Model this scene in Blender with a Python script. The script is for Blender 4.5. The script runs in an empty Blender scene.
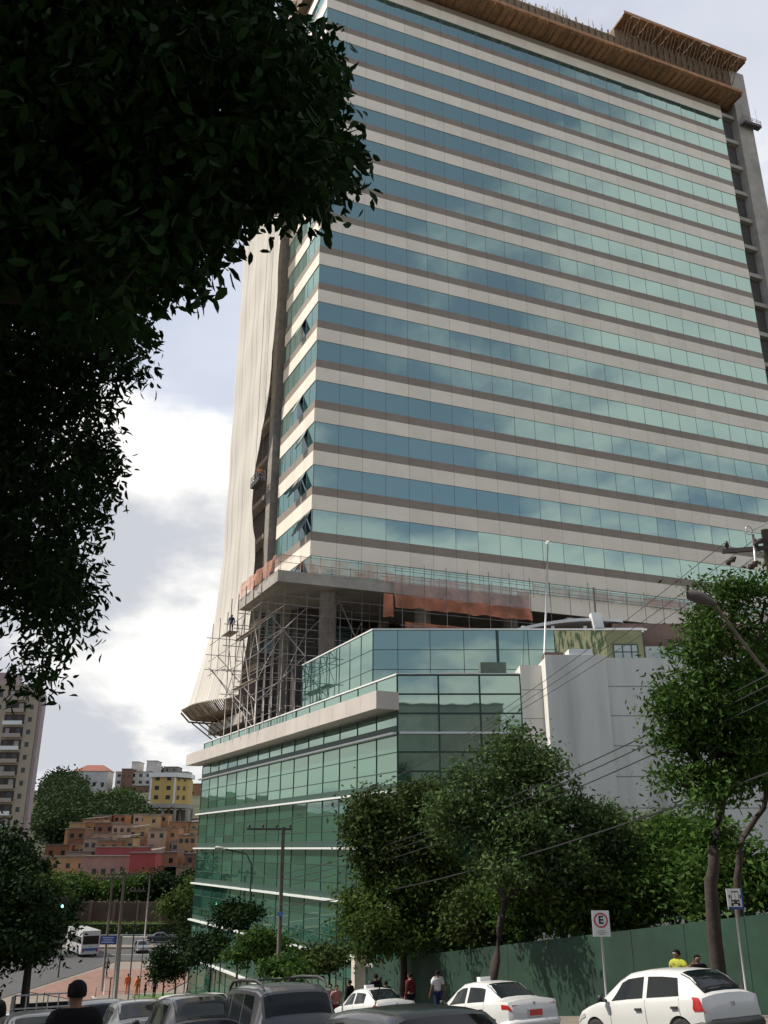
import bpy, bmesh, math, random
import numpy as np
from mathutils import Vector, Matrix
R = math.radians
scn = bpy.context.scene
COL = scn.collection
rnd = random.Random(7)
nr = np.random.default_rng(11)

# ------------------------------------------------------------------ camera
CLOUD_OFF = (2.0, 5.3, .7)
CW, CG, CV = 9.5, 5.2, 8.0
SUN_P = 4.0; EXPO = 0.35
F, PIT = 890.0, R(20.7)
cp, sp_ = math.cos(PIT), math.sin(PIT)
cam = bpy.data.cameras.new('camera'); cam.lens = F/1024*36; cam.sensor_width = 36
cam.sensor_fit = 'AUTO'; cam.clip_end = 6000; cam.clip_start = 0.05
co = bpy.data.objects.new('camera', cam); COL.objects.link(co)
co.rotation_euler = (R(90)+PIT, 0, 0); co.location = (0, 0, 0)
scn.camera = co

def ray(px, py):
    v = 512-py
    fw = F*cp - v*sp_; up = F*sp_ + v*cp
    return (px-384)/fw, up/fw
def at(px, py, d):
    a, b = ray(px, py)
    return Vector((a*d, d, b*d))

# ------------------------------------------------------------------ terrain
def street(u, w, z=0.0):
    return Vector((-.446*u+.895*w, .895*u+.446*w, z))
def uw(x, y): return -.446*x+.895*y, .895*x+.446*y
def ground(x, y):
    u, w = uw(x, y)
    uu = min(u, 400)
    k = 82.0
    if u < 20 and 2.5 < w < 9: z0_ = .16*min(1, (20-u)/6)*min(1, (w-2.5), (9-w))
    else: z0_ = 0
    if uu < k-10: z = -1.6-.1415*uu
    elif uu < k+10:
        t = (uu-k+10)/20; z = -1.6-.1415*(k-10) - .1415*20*(t-t*t/2)
    else: z = -1.6-.1415*k
    z -= z0_
    if w < 4: z += .03*min(4-w, 12)*max(0, min(1, (95-u)/20))
    if y > 172:
        h = min(y, 290)-172
        z += .13*h*min(1, h/20)
        if y > 290:
            q = min(1, (y-290)/100); z += 22.5*(q*q*(3-2*q)*.4+q*.6)
    return z
def hit(px, py):
    a, b = ray(px, py)
    d = 20.0
    while d < 900:
        if b*d < ground(a*d, d): return d
        d += .5
    return 900.0

# ------------------------------------------------------------------ materials
MATS = {}
def nmat(name):
    m = bpy.data.materials.new(name); m.use_nodes = True
    nt = m.node_tree; b = nt.nodes['Principled BSDF']
    return m, nt, b
def mat(name, col, rough=.7, metal=0, var=.12, scale=3.0, bump=0.0, spec=.5, dirt=None, streak=False, island=0.0):
    if name in MATS: return MATS[name]
    m, nt, b = nmat(name); N = nt.nodes; L = nt.links
    b.inputs['Roughness'].default_value = rough; b.inputs['Metallic'].default_value = metal
    b.inputs['Specular IOR Level'].default_value = spec
    tc = N.new('ShaderNodeTexCoord'); mp = N.new('ShaderNodeMapping')
    L.new(tc.outputs['Object'], mp.inputs['Vector'])
    if streak: mp.inputs['Scale'].default_value = (1, 1, .12)
    n = N.new('ShaderNodeTexNoise'); n.inputs['Scale'].default_value = scale
    n.inputs['Detail'].default_value = 6; n.inputs['Roughness'].default_value = .65
    L.new(mp.outputs[0], n.inputs['Vector'])
    r = N.new('ShaderNodeMapRange'); r.inputs[1].default_value = .3; r.inputs[2].default_value = .7
    r.inputs[3].default_value = 1-var; r.inputs[4].default_value = 1+var
    L.new(n.outputs['Fac'], r.inputs[0])
    mx = N.new('ShaderNodeMix'); mx.data_type = 'RGBA'; mx.blend_type = 'MULTIPLY'; mx.inputs[0].default_value = 1
    mx.inputs[6].default_value = (*col, 1); L.new(r.outputs[0], mx.inputs[7])
    out = mx.outputs[2]
    if island:
        g = N.new('ShaderNodeNewGeometry'); r2 = N.new('ShaderNodeMapRange')
        r2.inputs[3].default_value = 1-island; r2.inputs[4].default_value = 1+island
        L.new(g.outputs['Random Per Island'], r2.inputs[0])
        m2 = N.new('ShaderNodeMix'); m2.data_type = 'RGBA'; m2.blend_type = 'MULTIPLY'; m2.inputs[0].default_value = 1
        L.new(out, m2.inputs[6]); L.new(r2.outputs[0], m2.inputs[7]); out = m2.outputs[2]
    if dirt:
        n2 = N.new('ShaderNodeTexNoise'); n2.inputs['Scale'].default_value = scale*.35; n2.inputs['Detail'].default_value = 8
        L.new(mp.outputs[0], n2.inputs['Vector'])
        r3 = N.new('ShaderNodeMapRange'); r3.inputs[1].default_value = .48; r3.inputs[2].default_value = .75
        r3.inputs[3].default_value = 0; r3.inputs[4].default_value = dirt[3]
        L.new(n2.outputs['Fac'], r3.inputs[0])
        m3 = N.new('ShaderNodeMix'); m3.data_type = 'RGBA'
        L.new(r3.outputs[0], m3.inputs[0]); L.new(out, m3.inputs[6]); m3.inputs[7].default_value = (*dirt[:3], 1)
        out = m3.outputs[2]
    L.new(out, b.inputs['Base Color'])
    if bump:
        bp = N.new('ShaderNodeBump'); bp.inputs['Strength'].default_value = bump; bp.inputs['Distance'].default_value = .05
        L.new(n.outputs['Fac'], bp.inputs['Height']); L.new(bp.outputs[0], b.inputs['Normal'])
    MATS[name] = m
    return m

def glass_mat(name, base, tint, f0=.25, rough=.02, var=.25, wob=0.004, wscale=.4):
    """coated architectural glass: a dark tinted body under a mirror coat"""
    if name in MATS: return MATS[name]
    m, nt, b = nmat(name); N = nt.nodes; L = nt.links
    N.remove(b)
    out = N['Material Output']
    g = N.new('ShaderNodeNewGeometry'); r2 = N.new('ShaderNodeMapRange')
    r2.inputs[3].default_value = 1-var; r2.inputs[4].default_value = 1+var
    L.new(g.outputs['Random Per Island'], r2.inputs[0])
    m2 = N.new('ShaderNodeMix'); m2.data_type = 'RGBA'; m2.blend_type = 'MULTIPLY'; m2.inputs[0].default_value = 1
    m2.inputs[6].default_value = (*base, 1); L.new(r2.outputs[0], m2.inputs[7])
    d = N.new('ShaderNodeBsdfDiffuse'); L.new(m2.outputs[2], d.inputs[0])
    gl = N.new('ShaderNodeBsdfGlossy'); gl.inputs['Color'].default_value = (*tint, 1); gl.inputs['Roughness'].default_value = rough
    tc = N.new('ShaderNodeTexCoord'); n = N.new('ShaderNodeTexNoise'); n.inputs['Scale'].default_value = wscale; n.inputs['Detail'].default_value = 2
    L.new(tc.outputs['Object'], n.inputs['Vector'])
    bp = N.new('ShaderNodeBump'); bp.inputs['Strength'].default_value = .6; bp.inputs['Distance'].default_value = wob
    L.new(n.outputs['Fac'], bp.inputs['Height']); L.new(bp.outputs[0], gl.inputs['Normal'])
    fr = N.new('ShaderNodeFresnel'); fr.inputs['IOR'].default_value = 1.5
    r = N.new('ShaderNodeMapRange'); r.inputs[1].default_value = .04; r.inputs[2].default_value = 1
    r.inputs[3].default_value = f0; r.inputs[4].default_value = 1
    L.new(fr.outputs[0], r.inputs[0])
    ms = N.new('ShaderNodeMixShader'); L.new(r.outputs[0], ms.inputs[0]); L.new(d.outputs[0], ms.inputs[1]); L.new(gl.outputs[0], ms.inputs[2])
    L.new(ms.outputs[0], out.inputs['Surface'])
    MATS[name] = m
    return m

def leaf_mat(name, col, col2, trans=.3, rough=.65):
    if name in MATS: return MATS[name]
    m, nt, b = nmat(name); N = nt.nodes; L = nt.links
    g = N.new('ShaderNodeNewGeometry'); tc = N.new('ShaderNodeTexCoord')
    n = N.new('ShaderNodeTexNoise'); n.inputs['Scale'].default_value = .7; n.inputs['Detail'].default_value = 3
    L.new(tc.outputs['Object'], n.inputs['Vector'])
    ad = N.new('ShaderNodeMath'); ad.operation = 'ADD'
    L.new(g.outputs['Random Per Island'], ad.inputs[0]); L.new(n.outputs['Fac'], ad.inputs[1])
    r = N.new('ShaderNodeMapRange'); r.inputs[1].default_value = .3; r.inputs[2].default_value = 1.5
    L.new(ad.outputs[0], r.inputs[0])
    mx = N.new('ShaderNodeMix'); mx.data_type = 'RGBA'; L.new(r.outputs[0], mx.inputs[0])
    mx.inputs[6].default_value = (*col, 1); mx.inputs[7].default_value = (*col2, 1)
    L.new(mx.outputs[2], b.inputs['Base Color']); b.inputs['Roughness'].default_value = rough
    b.inputs['Specular IOR Level'].default_value = .07
    t = N.new('ShaderNodeBsdfTranslucent'); L.new(mx.outputs[2], t.inputs[0])
    ms = N.new('ShaderNodeMixShader'); ms.inputs[0].default_value = trans
    L.new(b.outputs[0], ms.inputs[1]); L.new(t.outputs[0], ms.inputs[2])
    L.new(ms.outputs[0], N['Material Output'].inputs['Surface'])
    MATS[name] = m
    return m

def panel_mat(name, col, joint, wx=2.36, var=.06, rough=.6):
    """cladding whose panels differ a little in tone (one island each) with soft staining"""
    return mat(name, col, rough, var=var, scale=.8, island=.035, streak=True, dirt=(*joint, .25))

# ------------------------------------------------------------------ mesh builder
ORG = {}
class MB:
    def __init__(s): s.v = []; s.f = []; s.smooth = False
    def add(s, vs, fs):
        o = len(s.v); s.v += [tuple(v) for v in vs]; s.f += [tuple(i+o for i in f) for f in fs]
    def para(s, o, a, b, c):
        o = Vector(o); a = Vector(a); b = Vector(b); c = Vector(c)
        p = [o, o+a, o+a+b, o+b, o+c, o+a+c, o+a+b+c, o+b+c]
        fs = [(0, 3, 2, 1), (4, 5, 6, 7), (0, 1, 5, 4), (1, 2, 6, 5), (2, 3, 7, 6), (3, 0, 4, 7)]
        if a.cross(b).dot(c) < 0: fs = [f[::-1] for f in fs]
        s.add(p, fs); return s
    def box(s, c, size, rz=0):
        c = Vector(c); M = Matrix.Rotation(rz, 3, 'Z')
        a = M @ Vector((size[0], 0, 0)); b = M @ Vector((0, size[1], 0)); d = Vector((0, 0, size[2]))
        return s.para(c-a/2-b/2-d/2, a, b, d)
    def quad(s, a, b, c, d): s.add([a, b, c, d], [(0, 1, 2, 3)]); return s
    def prism(s, poly, z0, z1):
        n = len(poly)
        ar = sum(poly[i][0]*poly[(i+1) % n][1]-poly[(i+1) % n][0]*poly[i][1] for i in range(n))
        if ar < 0: poly = poly[::-1]
        vs = [(p[0], p[1], z0) for p in poly]+[(p[0], p[1], z1) for p in poly]
        fs = [tuple(range(n))[::-1], tuple(range(n, 2*n))]+[(i, (i+1) % n, n+(i+1) % n, n+i) for i in range(n)]
        s.add(vs, fs); return s
    def tube(s, pts, rad, n=8, cap=True):
        pts = [Vector(p) for p in pts]
        if not hasattr(rad, '__len__'): rad = [rad]*len(pts)
        vs = []; fs = []
        up = Vector((0, 0, 1))
        for i, p in enumerate(pts):
            t = (pts[min(i+1, len(pts)-1)]-pts[max(i-1, 0)]).normalized()
            ref = up if abs(t.z) < .95 else Vector((1, 0, 0))
            a = t.cross(ref).normalized(); b = t.cross(a).normalized()
            for k in range(n):
                q = 2*math.pi*k/n
                vs.append(p+(a*math.cos(q)+b*math.sin(q))*rad[i])
        for i in range(len(pts)-1):
            for k in range(n):
                k2 = (k+1) % n
                fs.append((i*n+k, i*n+k2, (i+1)*n+k2, (i+1)*n+k))
        if cap:
            fs.append(tuple(range(n))); fs.append(tuple(range((len(pts)-1)*n, len(pts)*n))[::-1])
        s.add(vs, fs); return s
    def lathe(s, c, prof, n=12, axis='Z'):
        c = Vector(c); vs = []; fs = []
        for r, h in prof:
            for k in range(n):
                q = 2*math.pi*k/n
                if axis == 'Z': vs.append(c+Vector((r*math.cos(q), r*math.sin(q), h)))
                else: vs.append(c+Vector((r*math.cos(q), h, r*math.sin(q))))
        for i in range(len(prof)-1):
            for k in range(n):
                k2 = (k+1) % n
                fs.append((i*n+k, i*n+k2, (i+1)*n+k2, (i+1)*n+k))
        fs.append(tuple(range(n))[::-1]); fs.append(tuple(range((len(prof)-1)*n, len(prof)*n)))
        s.add(vs, fs); return s
    def build(s, name, m, parent=None, smooth=None, loc=None, **kw):
        o0 = Vector((0, 0, 0))
        if parent is not None: o0 = ORG[parent.name]
        elif loc is not None: o0 = Vector(loc)
        me = bpy.data.meshes.new(name)
        me.from_pydata([(v[0]-o0.x, v[1]-o0.y, v[2]-o0.z) for v in s.v], [], s.f)
        if s.smooth if smooth is None else smooth:
            me.polygons.foreach_set('use_smooth', [True]*len(me.polygons))
        me.materials.append(m); me.update()
        o = bpy.data.objects.new(name, me); COL.objects.link(o)
        if parent is not None: o.parent = parent
        else: o.location = o0
        ORG[o.name] = o0
        tag(o, **kw)
        return o
def tag(o, label=None, cat=None, group=None, kind=None):
    if label: o['label'] = label
    if cat: o['category'] = cat
    if group: o['group'] = group
    if kind: o['kind'] = kind
    return o
def thing(name, loc, label, cat, group=None, rz=0):
    o = bpy.data.objects.new(name, None); COL.objects.link(o); o.empty_display_size = .3
    o.location = loc; o.rotation_euler = (0, 0, rz)
    ORG[o.name] = Vector(loc)
    return tag(o, label, cat, group)
def local_thing(name, label, cat, group=None):
    return thing(name, (0, 0, 0), label, cat, group)
def copy_tree(o, parent=None):
    c = o.copy(); COL.objects.link(c); c.parent = parent
    for ch in list(o.children): copy_tree(ch, c)
    return c

# ------------------------------------------------------------------ leaves and trees
def leaf_obj(name, C, size, m, parent, droop=.3, aspect=.45, pts=4, jitter=.35, kind=None):
    n = len(C); C = np.asarray(C, float)
    o0 = np.array(ORG[parent.name]) if parent is not None else np.zeros(3)
    C = C-o0
    d = nr.normal(size=(n, 3)); d[:, 2] = d[:, 2]*.7-droop*1.4
    d /= np.linalg.norm(d, axis=1)[:, None]
    r = nr.normal(size=(n, 3)); s = np.cross(d, r); s /= np.linalg.norm(s, axis=1)[:, None]
    nn = np.cross(d, s)
    L = size*(1+jitter*nr.uniform(-1, 1, n))[:, None]; W = L*aspect
    if pts == 4:
        V = np.stack([C, C+d*L*.45+s*W*.5+nn*L*.06, C+d*L, C+d*L*.45-s*W*.5+nn*L*.06], 1)
        per = 4; faces = np.array([[0, 1, 2, 3]])
    else:
        V = np.stack([C, C+d*L*.3+s*W*.45+nn*L*.05, C+d*L*.65+s*W*.42+nn*L*.03, C+d*L-nn*L*.1,
                      C+d*L*.65-s*W*.42+nn*L*.03, C+d*L*.3-s*W*.45+nn*L*.05, C+d*L*.5-nn*L*.03], 1)
        per = 7; faces = np.array([[0, 1, 6, 5], [1, 2, 3, 6], [6, 3, 4, 5]])
    V = V.reshape(-1, 3)
    k = len(faces)
    Fi = (np.arange(n)[:, None, None]*per+faces[None]).reshape(-1)
    me = bpy.data.meshes.new(name)
    me.vertices.add(len(V)); me.vertices.foreach_set('co', V.astype('f').ravel())
    me.loops.add(len(Fi)); me.loops.foreach_set('vertex_index', Fi.astype('i'))
    me.polygons.add(n*k); me.polygons.foreach_set('loop_start', np.arange(0, n*k*4, 4).astype('i'))
    me.polygons.foreach_set('loop_total', np.full(n*k, 4, 'i'))
    me.update(calc_edges=True); me.materials.append(m)
    o = bpy.data.objects.new(name, me); COL.objects.link(o)
    if parent is not None: o.parent = parent
    ORG[o.name] = Vector(o0)
    if kind: o['kind'] = kind
    return o
def crown_points(blobs, n, clump_r=.55, per=26, shell=.5):
    """blobs: list of (centre, (rx,ry,rz)); returns clump centres and leaf points"""
    vol = np.array([b[1][0]*b[1][1]*b[1][2] for b in blobs])**.67; pr = vol/vol.sum()
    nc = max(4, n//per); idx = nr.choice(len(blobs), nc, p=pr)
    cs = []
    for i in idx:
        c, rr = blobs[i]
        v = nr.normal(size=3); v /= np.linalg.norm(v)
        rad = nr.uniform(shell, 1.0)**.6*nr.uniform(.82, 1.08)
        cs.append(np.array(c)+v*np.array(rr)*rad)
    cs = np.array(cs)
    P = np.repeat(cs, per, 0)
    P = P+nr.normal(size=P.shape)*clump_r*.5*np.array([1, 1, .65])*nr.uniform(.5, 1.4, (len(cs), 1)).repeat(per, 0)
    return cs, P
def limb(mb, a, b, r0, r1, wob=.15, n=5, sides=7):
    a = Vector(a); b = Vector(b); L = (b-a).length
    pts = []; rad = []
    for i in range(n+1):
        t = i/n
        p = a.lerp(b, t)
        if 0 < i < n: p = p+Vector((rnd.uniform(-1, 1), rnd.uniform(-1, 1), rnd.uniform(-.5, .8)))*wob*L*.3
        pts.append(p); rad.append(r0+(r1-r0)*t)
    mb.tube(pts, rad, sides)
    return pts
def tree(name, label, base, fork, blobs, n, size, lm, cat='tree', r0=.2, clump_r=.6, per=26, group=None, bark=None, nb=None, trunk_pts=None, aspect=.45, pts=4, droop=.3, twigs=24, shell=.5, lumpy=True):
    t = thing(name, base, label, cat, group)
    mb = MB(); mb.smooth = True
    tp = trunk_pts or [base, fork]
    path = [Vector(tp[0])-Vector((0, 0, .3))]
    for i in range(len(tp)-1):
        a, b = Vector(tp[i]), Vector(tp[i+1])
        for q in (.33, .66, 1.0):
            path.append(a.lerp(b, q)+Vector((rnd.uniform(-1, 1), rnd.uniform(-1, 1), 0))*r0*.25*(q < 1))
    m = len(path)
    mb.tube(path, [r0*(1.25 if i == 0 else 1)*(1-.45*i/(m-1)) for i in range(m)], 9)
    mb.build('trunk', bark or M_bark, t)
    if lumpy:
        bb = []
        for c, rr in blobs:
            bb.append((c, tuple(q*.72 for q in rr)))
            for _ in range(7):
                v = nr.normal(size=3); v /= np.linalg.norm(v); k = nr.uniform(.25, .5)
                bb.append((tuple(np.array(c)+v*np.array(rr)*nr.uniform(.55, .9)), tuple(q*k for q in rr)))
        lobes = bb
    else: lobes = blobs
    cs, P = crown_points(lobes, n, clump_r, per, shell)
    fk = Vector(tp[-1]); br = MB(); br.smooth = True
    for c, rr in blobs:
        e = limb(br, fk, c, r0*.5, r0*.16)
    for q in range(min(twigs, len(cs))):
        c = cs[nr.integers(len(cs))]
        bi = min(blobs, key=lambda b: (Vector(b[0])-Vector(c)).length)
        limb(br, Vector(bi[0]).lerp(fk, .25), Vector(c), r0*.17, r0*.04, n=3, sides=5)
    br.build('branch', bark or M_bark, t)
    leaf_obj('crown', P, size, lm, t, aspect=aspect, pts=pts, droop=droop)
    return t
def pblob(px, py, rx, ry, d, dr=None):
    """ellipsoid crown lobe of real size centred where it stands"""
    s = d/1000.0*1.07
    c = at(px, py, d)
    return (tuple(c), (rx*s, (dr if dr else rx*s), ry*s))

M_bark = mat('bark', (.038, .028, .022), .9, var=.35, scale=6, bump=.6)
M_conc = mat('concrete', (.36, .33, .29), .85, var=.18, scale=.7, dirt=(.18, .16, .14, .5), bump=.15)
M_conc_d = mat('concrete_rough_and_shaded', (.25, .22, .19), .9, var=.25, scale=1.2, dirt=(.12, .1, .09, .5), bump=.2)
M_steel = mat('galvanised_steel', (.5, .5, .5), .45, metal=.6, var=.1)
M_dark = mat('dark_tone_void_shade', (.08, .07, .065), .9, var=.3)  # near-black tone with the shade of voids put into its colour
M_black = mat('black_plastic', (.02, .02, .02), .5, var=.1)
M_white = mat('white_paint', (.78, .78, .76), .5, var=.05)
# ------------------------------------------------------------------ world
world = bpy.data.worlds.new('World'); scn.world = world; world.use_nodes = True
wn = world.node_tree.nodes; wl = world.node_tree.links
bg = wn['Background']; bg.inputs['Strength'].default_value = .10
SUN_H = Vector((-.985, .10)); SUN_E = R(50)
sd = Vector((SUN_H.x*math.cos(SUN_E), SUN_H.y*math.cos(SUN_E), math.sin(SUN_E))).normalized()
sky = wn.new('ShaderNodeTexSky'); sky.sky_type = 'NISHITA'; sky.sun_disc = False
sky.sun_elevation = SUN_E; sky.sun_rotation = math.atan2(SUN_H.x, SUN_H.y)
sky.air_density = 1.0; sky.dust_density = 1.2; sky.ozone_density = 1.0
tc = wn.new('ShaderNodeTexCoord')
sep = wn.new('ShaderNodeSeparateXYZ'); wl.new(tc.outputs['Generated'], sep.inputs[0])
def wm(op, a, b=None, c=None):
    n = wn.new('ShaderNodeMath'); n.operation = op
    for i, q in enumerate((a, b, c)):
        if q is None: continue
        if isinstance(q, (int, float)): n.inputs[i].default_value = q
        else: wl.new(q, n.inputs[i])
    return n.outputs[0]
def wmap(x, a, b, c=0., d=1.):
    n = wn.new('ShaderNodeMapRange'); n.interpolation_type = 'SMOOTHSTEP'
    n.inputs[1].default_value = a; n.inputs[2].default_value = b; n.inputs[3].default_value = c; n.inputs[4].default_value = d
    wl.new(x, n.inputs[0]); return n.outputs[0]
zc = wm('ADD', wm('MAXIMUM', sep.outputs[2], 0.), .32)
cb = wn.new('ShaderNodeCombineXYZ')
wl.new(wm('DIVIDE', sep.outputs[0], zc), cb.inputs[0]); wl.new(wm('DIVIDE', sep.outputs[1], zc), cb.inputs[1])
wl.new(wm('MULTIPLY', sep.outputs[2], .9), cb.inputs[2])
def wnoise(scale, detail, rough, off, dist=0.):
    mp = wn.new('ShaderNodeMapping'); wl.new(cb.outputs[0], mp.inputs['Vector']); mp.inputs['Location'].default_value = off
    n = wn.new('ShaderNodeTexNoise'); n.inputs['Scale'].default_value = scale; n.inputs['Detail'].default_value = detail
    n.inputs['Roughness'].default_value = rough; n.inputs['Distortion'].default_value = dist
    wl.new(mp.outputs[0], n.inputs['Vector']); return n.outputs['Fac']
n1 = wnoise(1.15, 9, .56, CLOUD_OFF, .25)
n2 = wnoise(1.9, 5, .5, (4.2, 1.4, 2.0))
# more cloud low down and on the far (left) side; clearer overhead to the right
bias = wm('ADD', wm('MULTIPLY', sep.outputs[0], -.16), wmap(sep.outputs[2], .1, .75, .13, -.03))
front = wmap(sep.outputs[1], -.2, .5, 0., 1.)
bias = wm('ADD', wm('MULTIPLY', bias, front), wm('MULTIPLY', wm('SUBTRACT', 1., front), wm('ADD', wm('MULTIPLY', sep.outputs[0], .34), wmap(sep.outputs[2], .12, .40, .04, -.185))))
dens = wm('ADD', n1, bias)
mask = wmap(dens, .50, .60, 0., 1.)
core = wmap(wm('ADD', dens, wm('MULTIPLY', wm('SUBTRACT', n2, .5), .5)), .60, .76, 0., 1.)
cr = wn.new('ShaderNodeMix'); cr.data_type = 'RGBA'
cr.inputs[6].default_value = (CW*1.0, CW*.98, CW*.93, 1); cr.inputs[7].default_value = (CG*.93, CG*.97, CG*1.05, 1)
wl.new(core, cr.inputs[0])
# thin high veil that whitens the blue
ve = wn.new('ShaderNodeMix'); ve.data_type = 'RGBA'; ve.inputs[7].default_value = (CV*.97, CV*.99, CV*1.06, 1)
wl.new(wm('MULTIPLY', wmap(n2, .2, .8, .35, .8), wmap(sep.outputs[1], -.4, .3, .35, 1.)), ve.inputs[0]); wl.new(sky.outputs[0], ve.inputs[6])
mx = wn.new('ShaderNodeMix'); mx.data_type = 'RGBA'; wl.new(mask, mx.inputs[0]); wl.new(ve.outputs[2], mx.inputs[6]); wl.new(cr.outputs[2], mx.inputs[7])
wl.new(mx.outputs[2], bg.inputs['Color'])
sun = bpy.data.lights.new('sun', 'SUN'); sun.energy = SUN_P; sun.angle = R(.5); sun.color = (1, .93, .82)
so = bpy.data.objects.new('sun', sun); COL.objects.link(so); so.location = (0, 0, 150)
so.rotation_euler = Vector(sd).to_track_quat('Z', 'Y').to_euler()
scn.view_settings.view_transform = 'Standard'; scn.view_settings.look = 'None'; scn.view_settings.gamma = 1
scn.view_settings.exposure = EXPO

# ------------------------------------------------------------------ ground
def grid_ground():
    us = np.unique(np.concatenate([np.linspace(-60, 110, 60), np.linspace(110, 230, 20), np.linspace(230, 900, 26), [1500, 3500]]))
    xs = np.unique(np.concatenate([np.linspace(-150, 80, 70), np.linspace(-900, -150, 20), np.linspace(80, 900, 20), [-3500, 3500]]))
    mb = MB(); mb.smooth = True
    vs = []
    for y in us:
        for x in xs:
            z = ground(x, y)
            if y > 172:
                z += 2.2*math.sin(x*.021+1)*min(1, (y-172)/120)*max(0, 1-max(0, y-900)/900)
            vs.append((x, y, z-.02))
    nx = len(xs)
    fs = [(j*nx+i, j*nx+i+1, (j+1)*nx+i+1, (j+1)*nx+i) for j in range(len(us)-1) for i in range(nx-1)]
    mb.add(vs, fs)
    return mb
M_earth = mat('earth_and_scrub', (.04, .052, .02), .95, var=.4, scale=.15, dirt=(.09, .065, .04, .7), bump=.4)
grid_ground().build('ground', M_earth, kind='structure')
M_asph = mat('asphalt', (.055, .055, .055), .85, var=.2, scale=1.2, dirt=(.09, .085, .08, .5), bump=.1)
M_pave = mat('pavement_slabs', (.19, .16, .13), .85, var=.2, scale=1.5, dirt=(.18, .14, .12, .5))
M_kerb = mat('kerb_stone', (.4, .38, .35), .8, var=.15)
M_line = mat('road_paint', (.6, .58, .5), .7, var=.15, scale=4, dirt=(.2, .2, .2, .4))
def strip(name, u0, u1, w0, w1, dz, m, step=3, thick=0, **kw):
    mb = MB(); mb.smooth = True
    n = max(1, int((u1-u0)/step)); k = max(1, int(abs(w1-w0)/3))
    vs = []; fs = []
    for i in range(n+1):
        for j in range(k+1):
            p = street(u0+(u1-u0)*i/n, w0+(w1-w0)*j/k); vs.append((p.x, p.y, ground(p.x, p.y)+dz))
    for i in range(n):
        for j in range(k):
            a = i*(k+1)+j; fs.append((a, a+1, a+k+2, a+k+1))
    mb.add(vs, fs)
    if thick:
        for i in range(n):
            for w in (w0, w1):
                a = street(u0+(u1-u0)*i/n, w); b = street(u0+(u1-u0)*(i+1)/n, w)
                za = ground(a.x, a.y)+dz; zb = ground(b.x, b.y)+dz
                q = [(a.x, a.y, za-thick), (b.x, b.y, zb-thick), (b.x, b.y, zb), (a.x, a.y, za)]
                mb.add(q if w == w0 else q[::-1], [(0, 1, 2, 3)])
        a = street(u1, w0); b = street(u1, w1); za = ground(a.x, a.y)+dz
        mb.add([(a.x, a.y, za-thick), (b.x, b.y, za-thick), (b.x, b.y, za), (a.x, a.y, za)], [(0, 1, 2, 3)])
    return mb.build(name, m, kind='structure', **kw)
strip('road', -20, 101, -9, 17.6, .03, M_asph)
strip('sidewalk', -20, 97, 17.7, 24.6, .15, M_pave, thick=.25)
strip('kerb', -20, 97, 17.5, 17.7, .16, M_kerb, thick=.25)
strip('sidewalk', -20, 97, -14, -9.2, .15, M_pave, thick=.25)
strip('kerb', -20, 97, -9.2, -9, .16, M_kerb, thick=.25)
for i in range(12):
    strip('lane_marking', -10+i*9, -6+i*9, 5.0, 5.12, .036, M_line)
# the avenue across the foot of the hill (frontal in the picture)
def flat(name, x0, x1, y0, y1, dz, m, thick=0, **kw):
    mb = MB(); n = 60
    mb.smooth = True
    for i in range(n):
        xa = x0+(x1-x0)*i/n; xb = x0+(x1-x0)*(i+1)/n
        mb.quad((xa, y0, ZA+dz), (xb, y0, ZA+dz), (xb, y1, ZA+dz), (xa, y1, ZA+dz))
        if thick: mb.quad((xa, y0, ZA+dz-thick), (xb, y0, ZA+dz-thick), (xb, y0, ZA+dz), (xa, y0, ZA+dz))
    return mb.build(name, m, kind='structure', **kw)
ZA = -1.6-.1415*82
flat('road', -260, 60, 124, 138, .036, M_asph)
flat('road', -260, 60, 143, 154, .036, M_asph)
flat('pavement', -260, 60, 139, 142.4, .16, M_pave, .25)
flat('kerb', -260, 60, 154, 155, .18, M_kerb, .25)
flat('lane_marking', -260, 60, 130.6, 130.8, .044, M_line)
# paved plaza at the foot of the glass building, reddish paving
M_red = mat('red_paving', (.20, .11, .08), .85, var=.2, scale=1.5)
M_grass = mat('lawn', (.07, .13, .03), .95, var=.35, scale=3, bump=.3)
def patch(name, pts, dz, m, **kw):
    bm = bmesh.new(); vs = [bm.verts.new((p[0], p[1], 0)) for p in pts]; bm.faces.new(vs)
    bmesh.ops.triangulate(bm, faces=bm.faces[:]); 
    for _ in range(4): bmesh.ops.subdivide_edges(bm, edges=bm.edges[:], cuts=1, use_grid_fill=True)
    for v in bm.verts: v.co.z = ground(v.co.x, v.co.y)+dz
    me = bpy.data.meshes.new(name); bm.to_mesh(me); bm.free(); me.materials.append(m)
    if len(me.polygons) and me.polygons[0].normal.z < 0: me.flip_normals()
    o = bpy.data.objects.new(name, me); COL.objects.link(o); tag(o, **kw); return o
S2 = lambda u, w: (street(u, w).x, street(u, w).y)
patch('pavement', [(-95, 84), (-16, 84), (-14, 123), (-95, 123)], .05, M_pave, kind='structure')
patch('road', [S2(97, -9), S2(97, 8), S2(101, 10.5), (-33, 124.5), (-75, 124.5)], .09, M_asph, kind='structure')
patch('plaza', [S2(92, 17.8), S2(97.2, 17.5), S2(97.2, 24.7), (-20, 115), (-33, 115), S2(103, 12.5)], .12, M_red, kind='structure')
patch('lawn', [S2(62, 20.4), S2(62, 24.5), S2(95, 24.5), S2(95, 20.8)], .26, M_grass, kind='structure')

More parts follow.
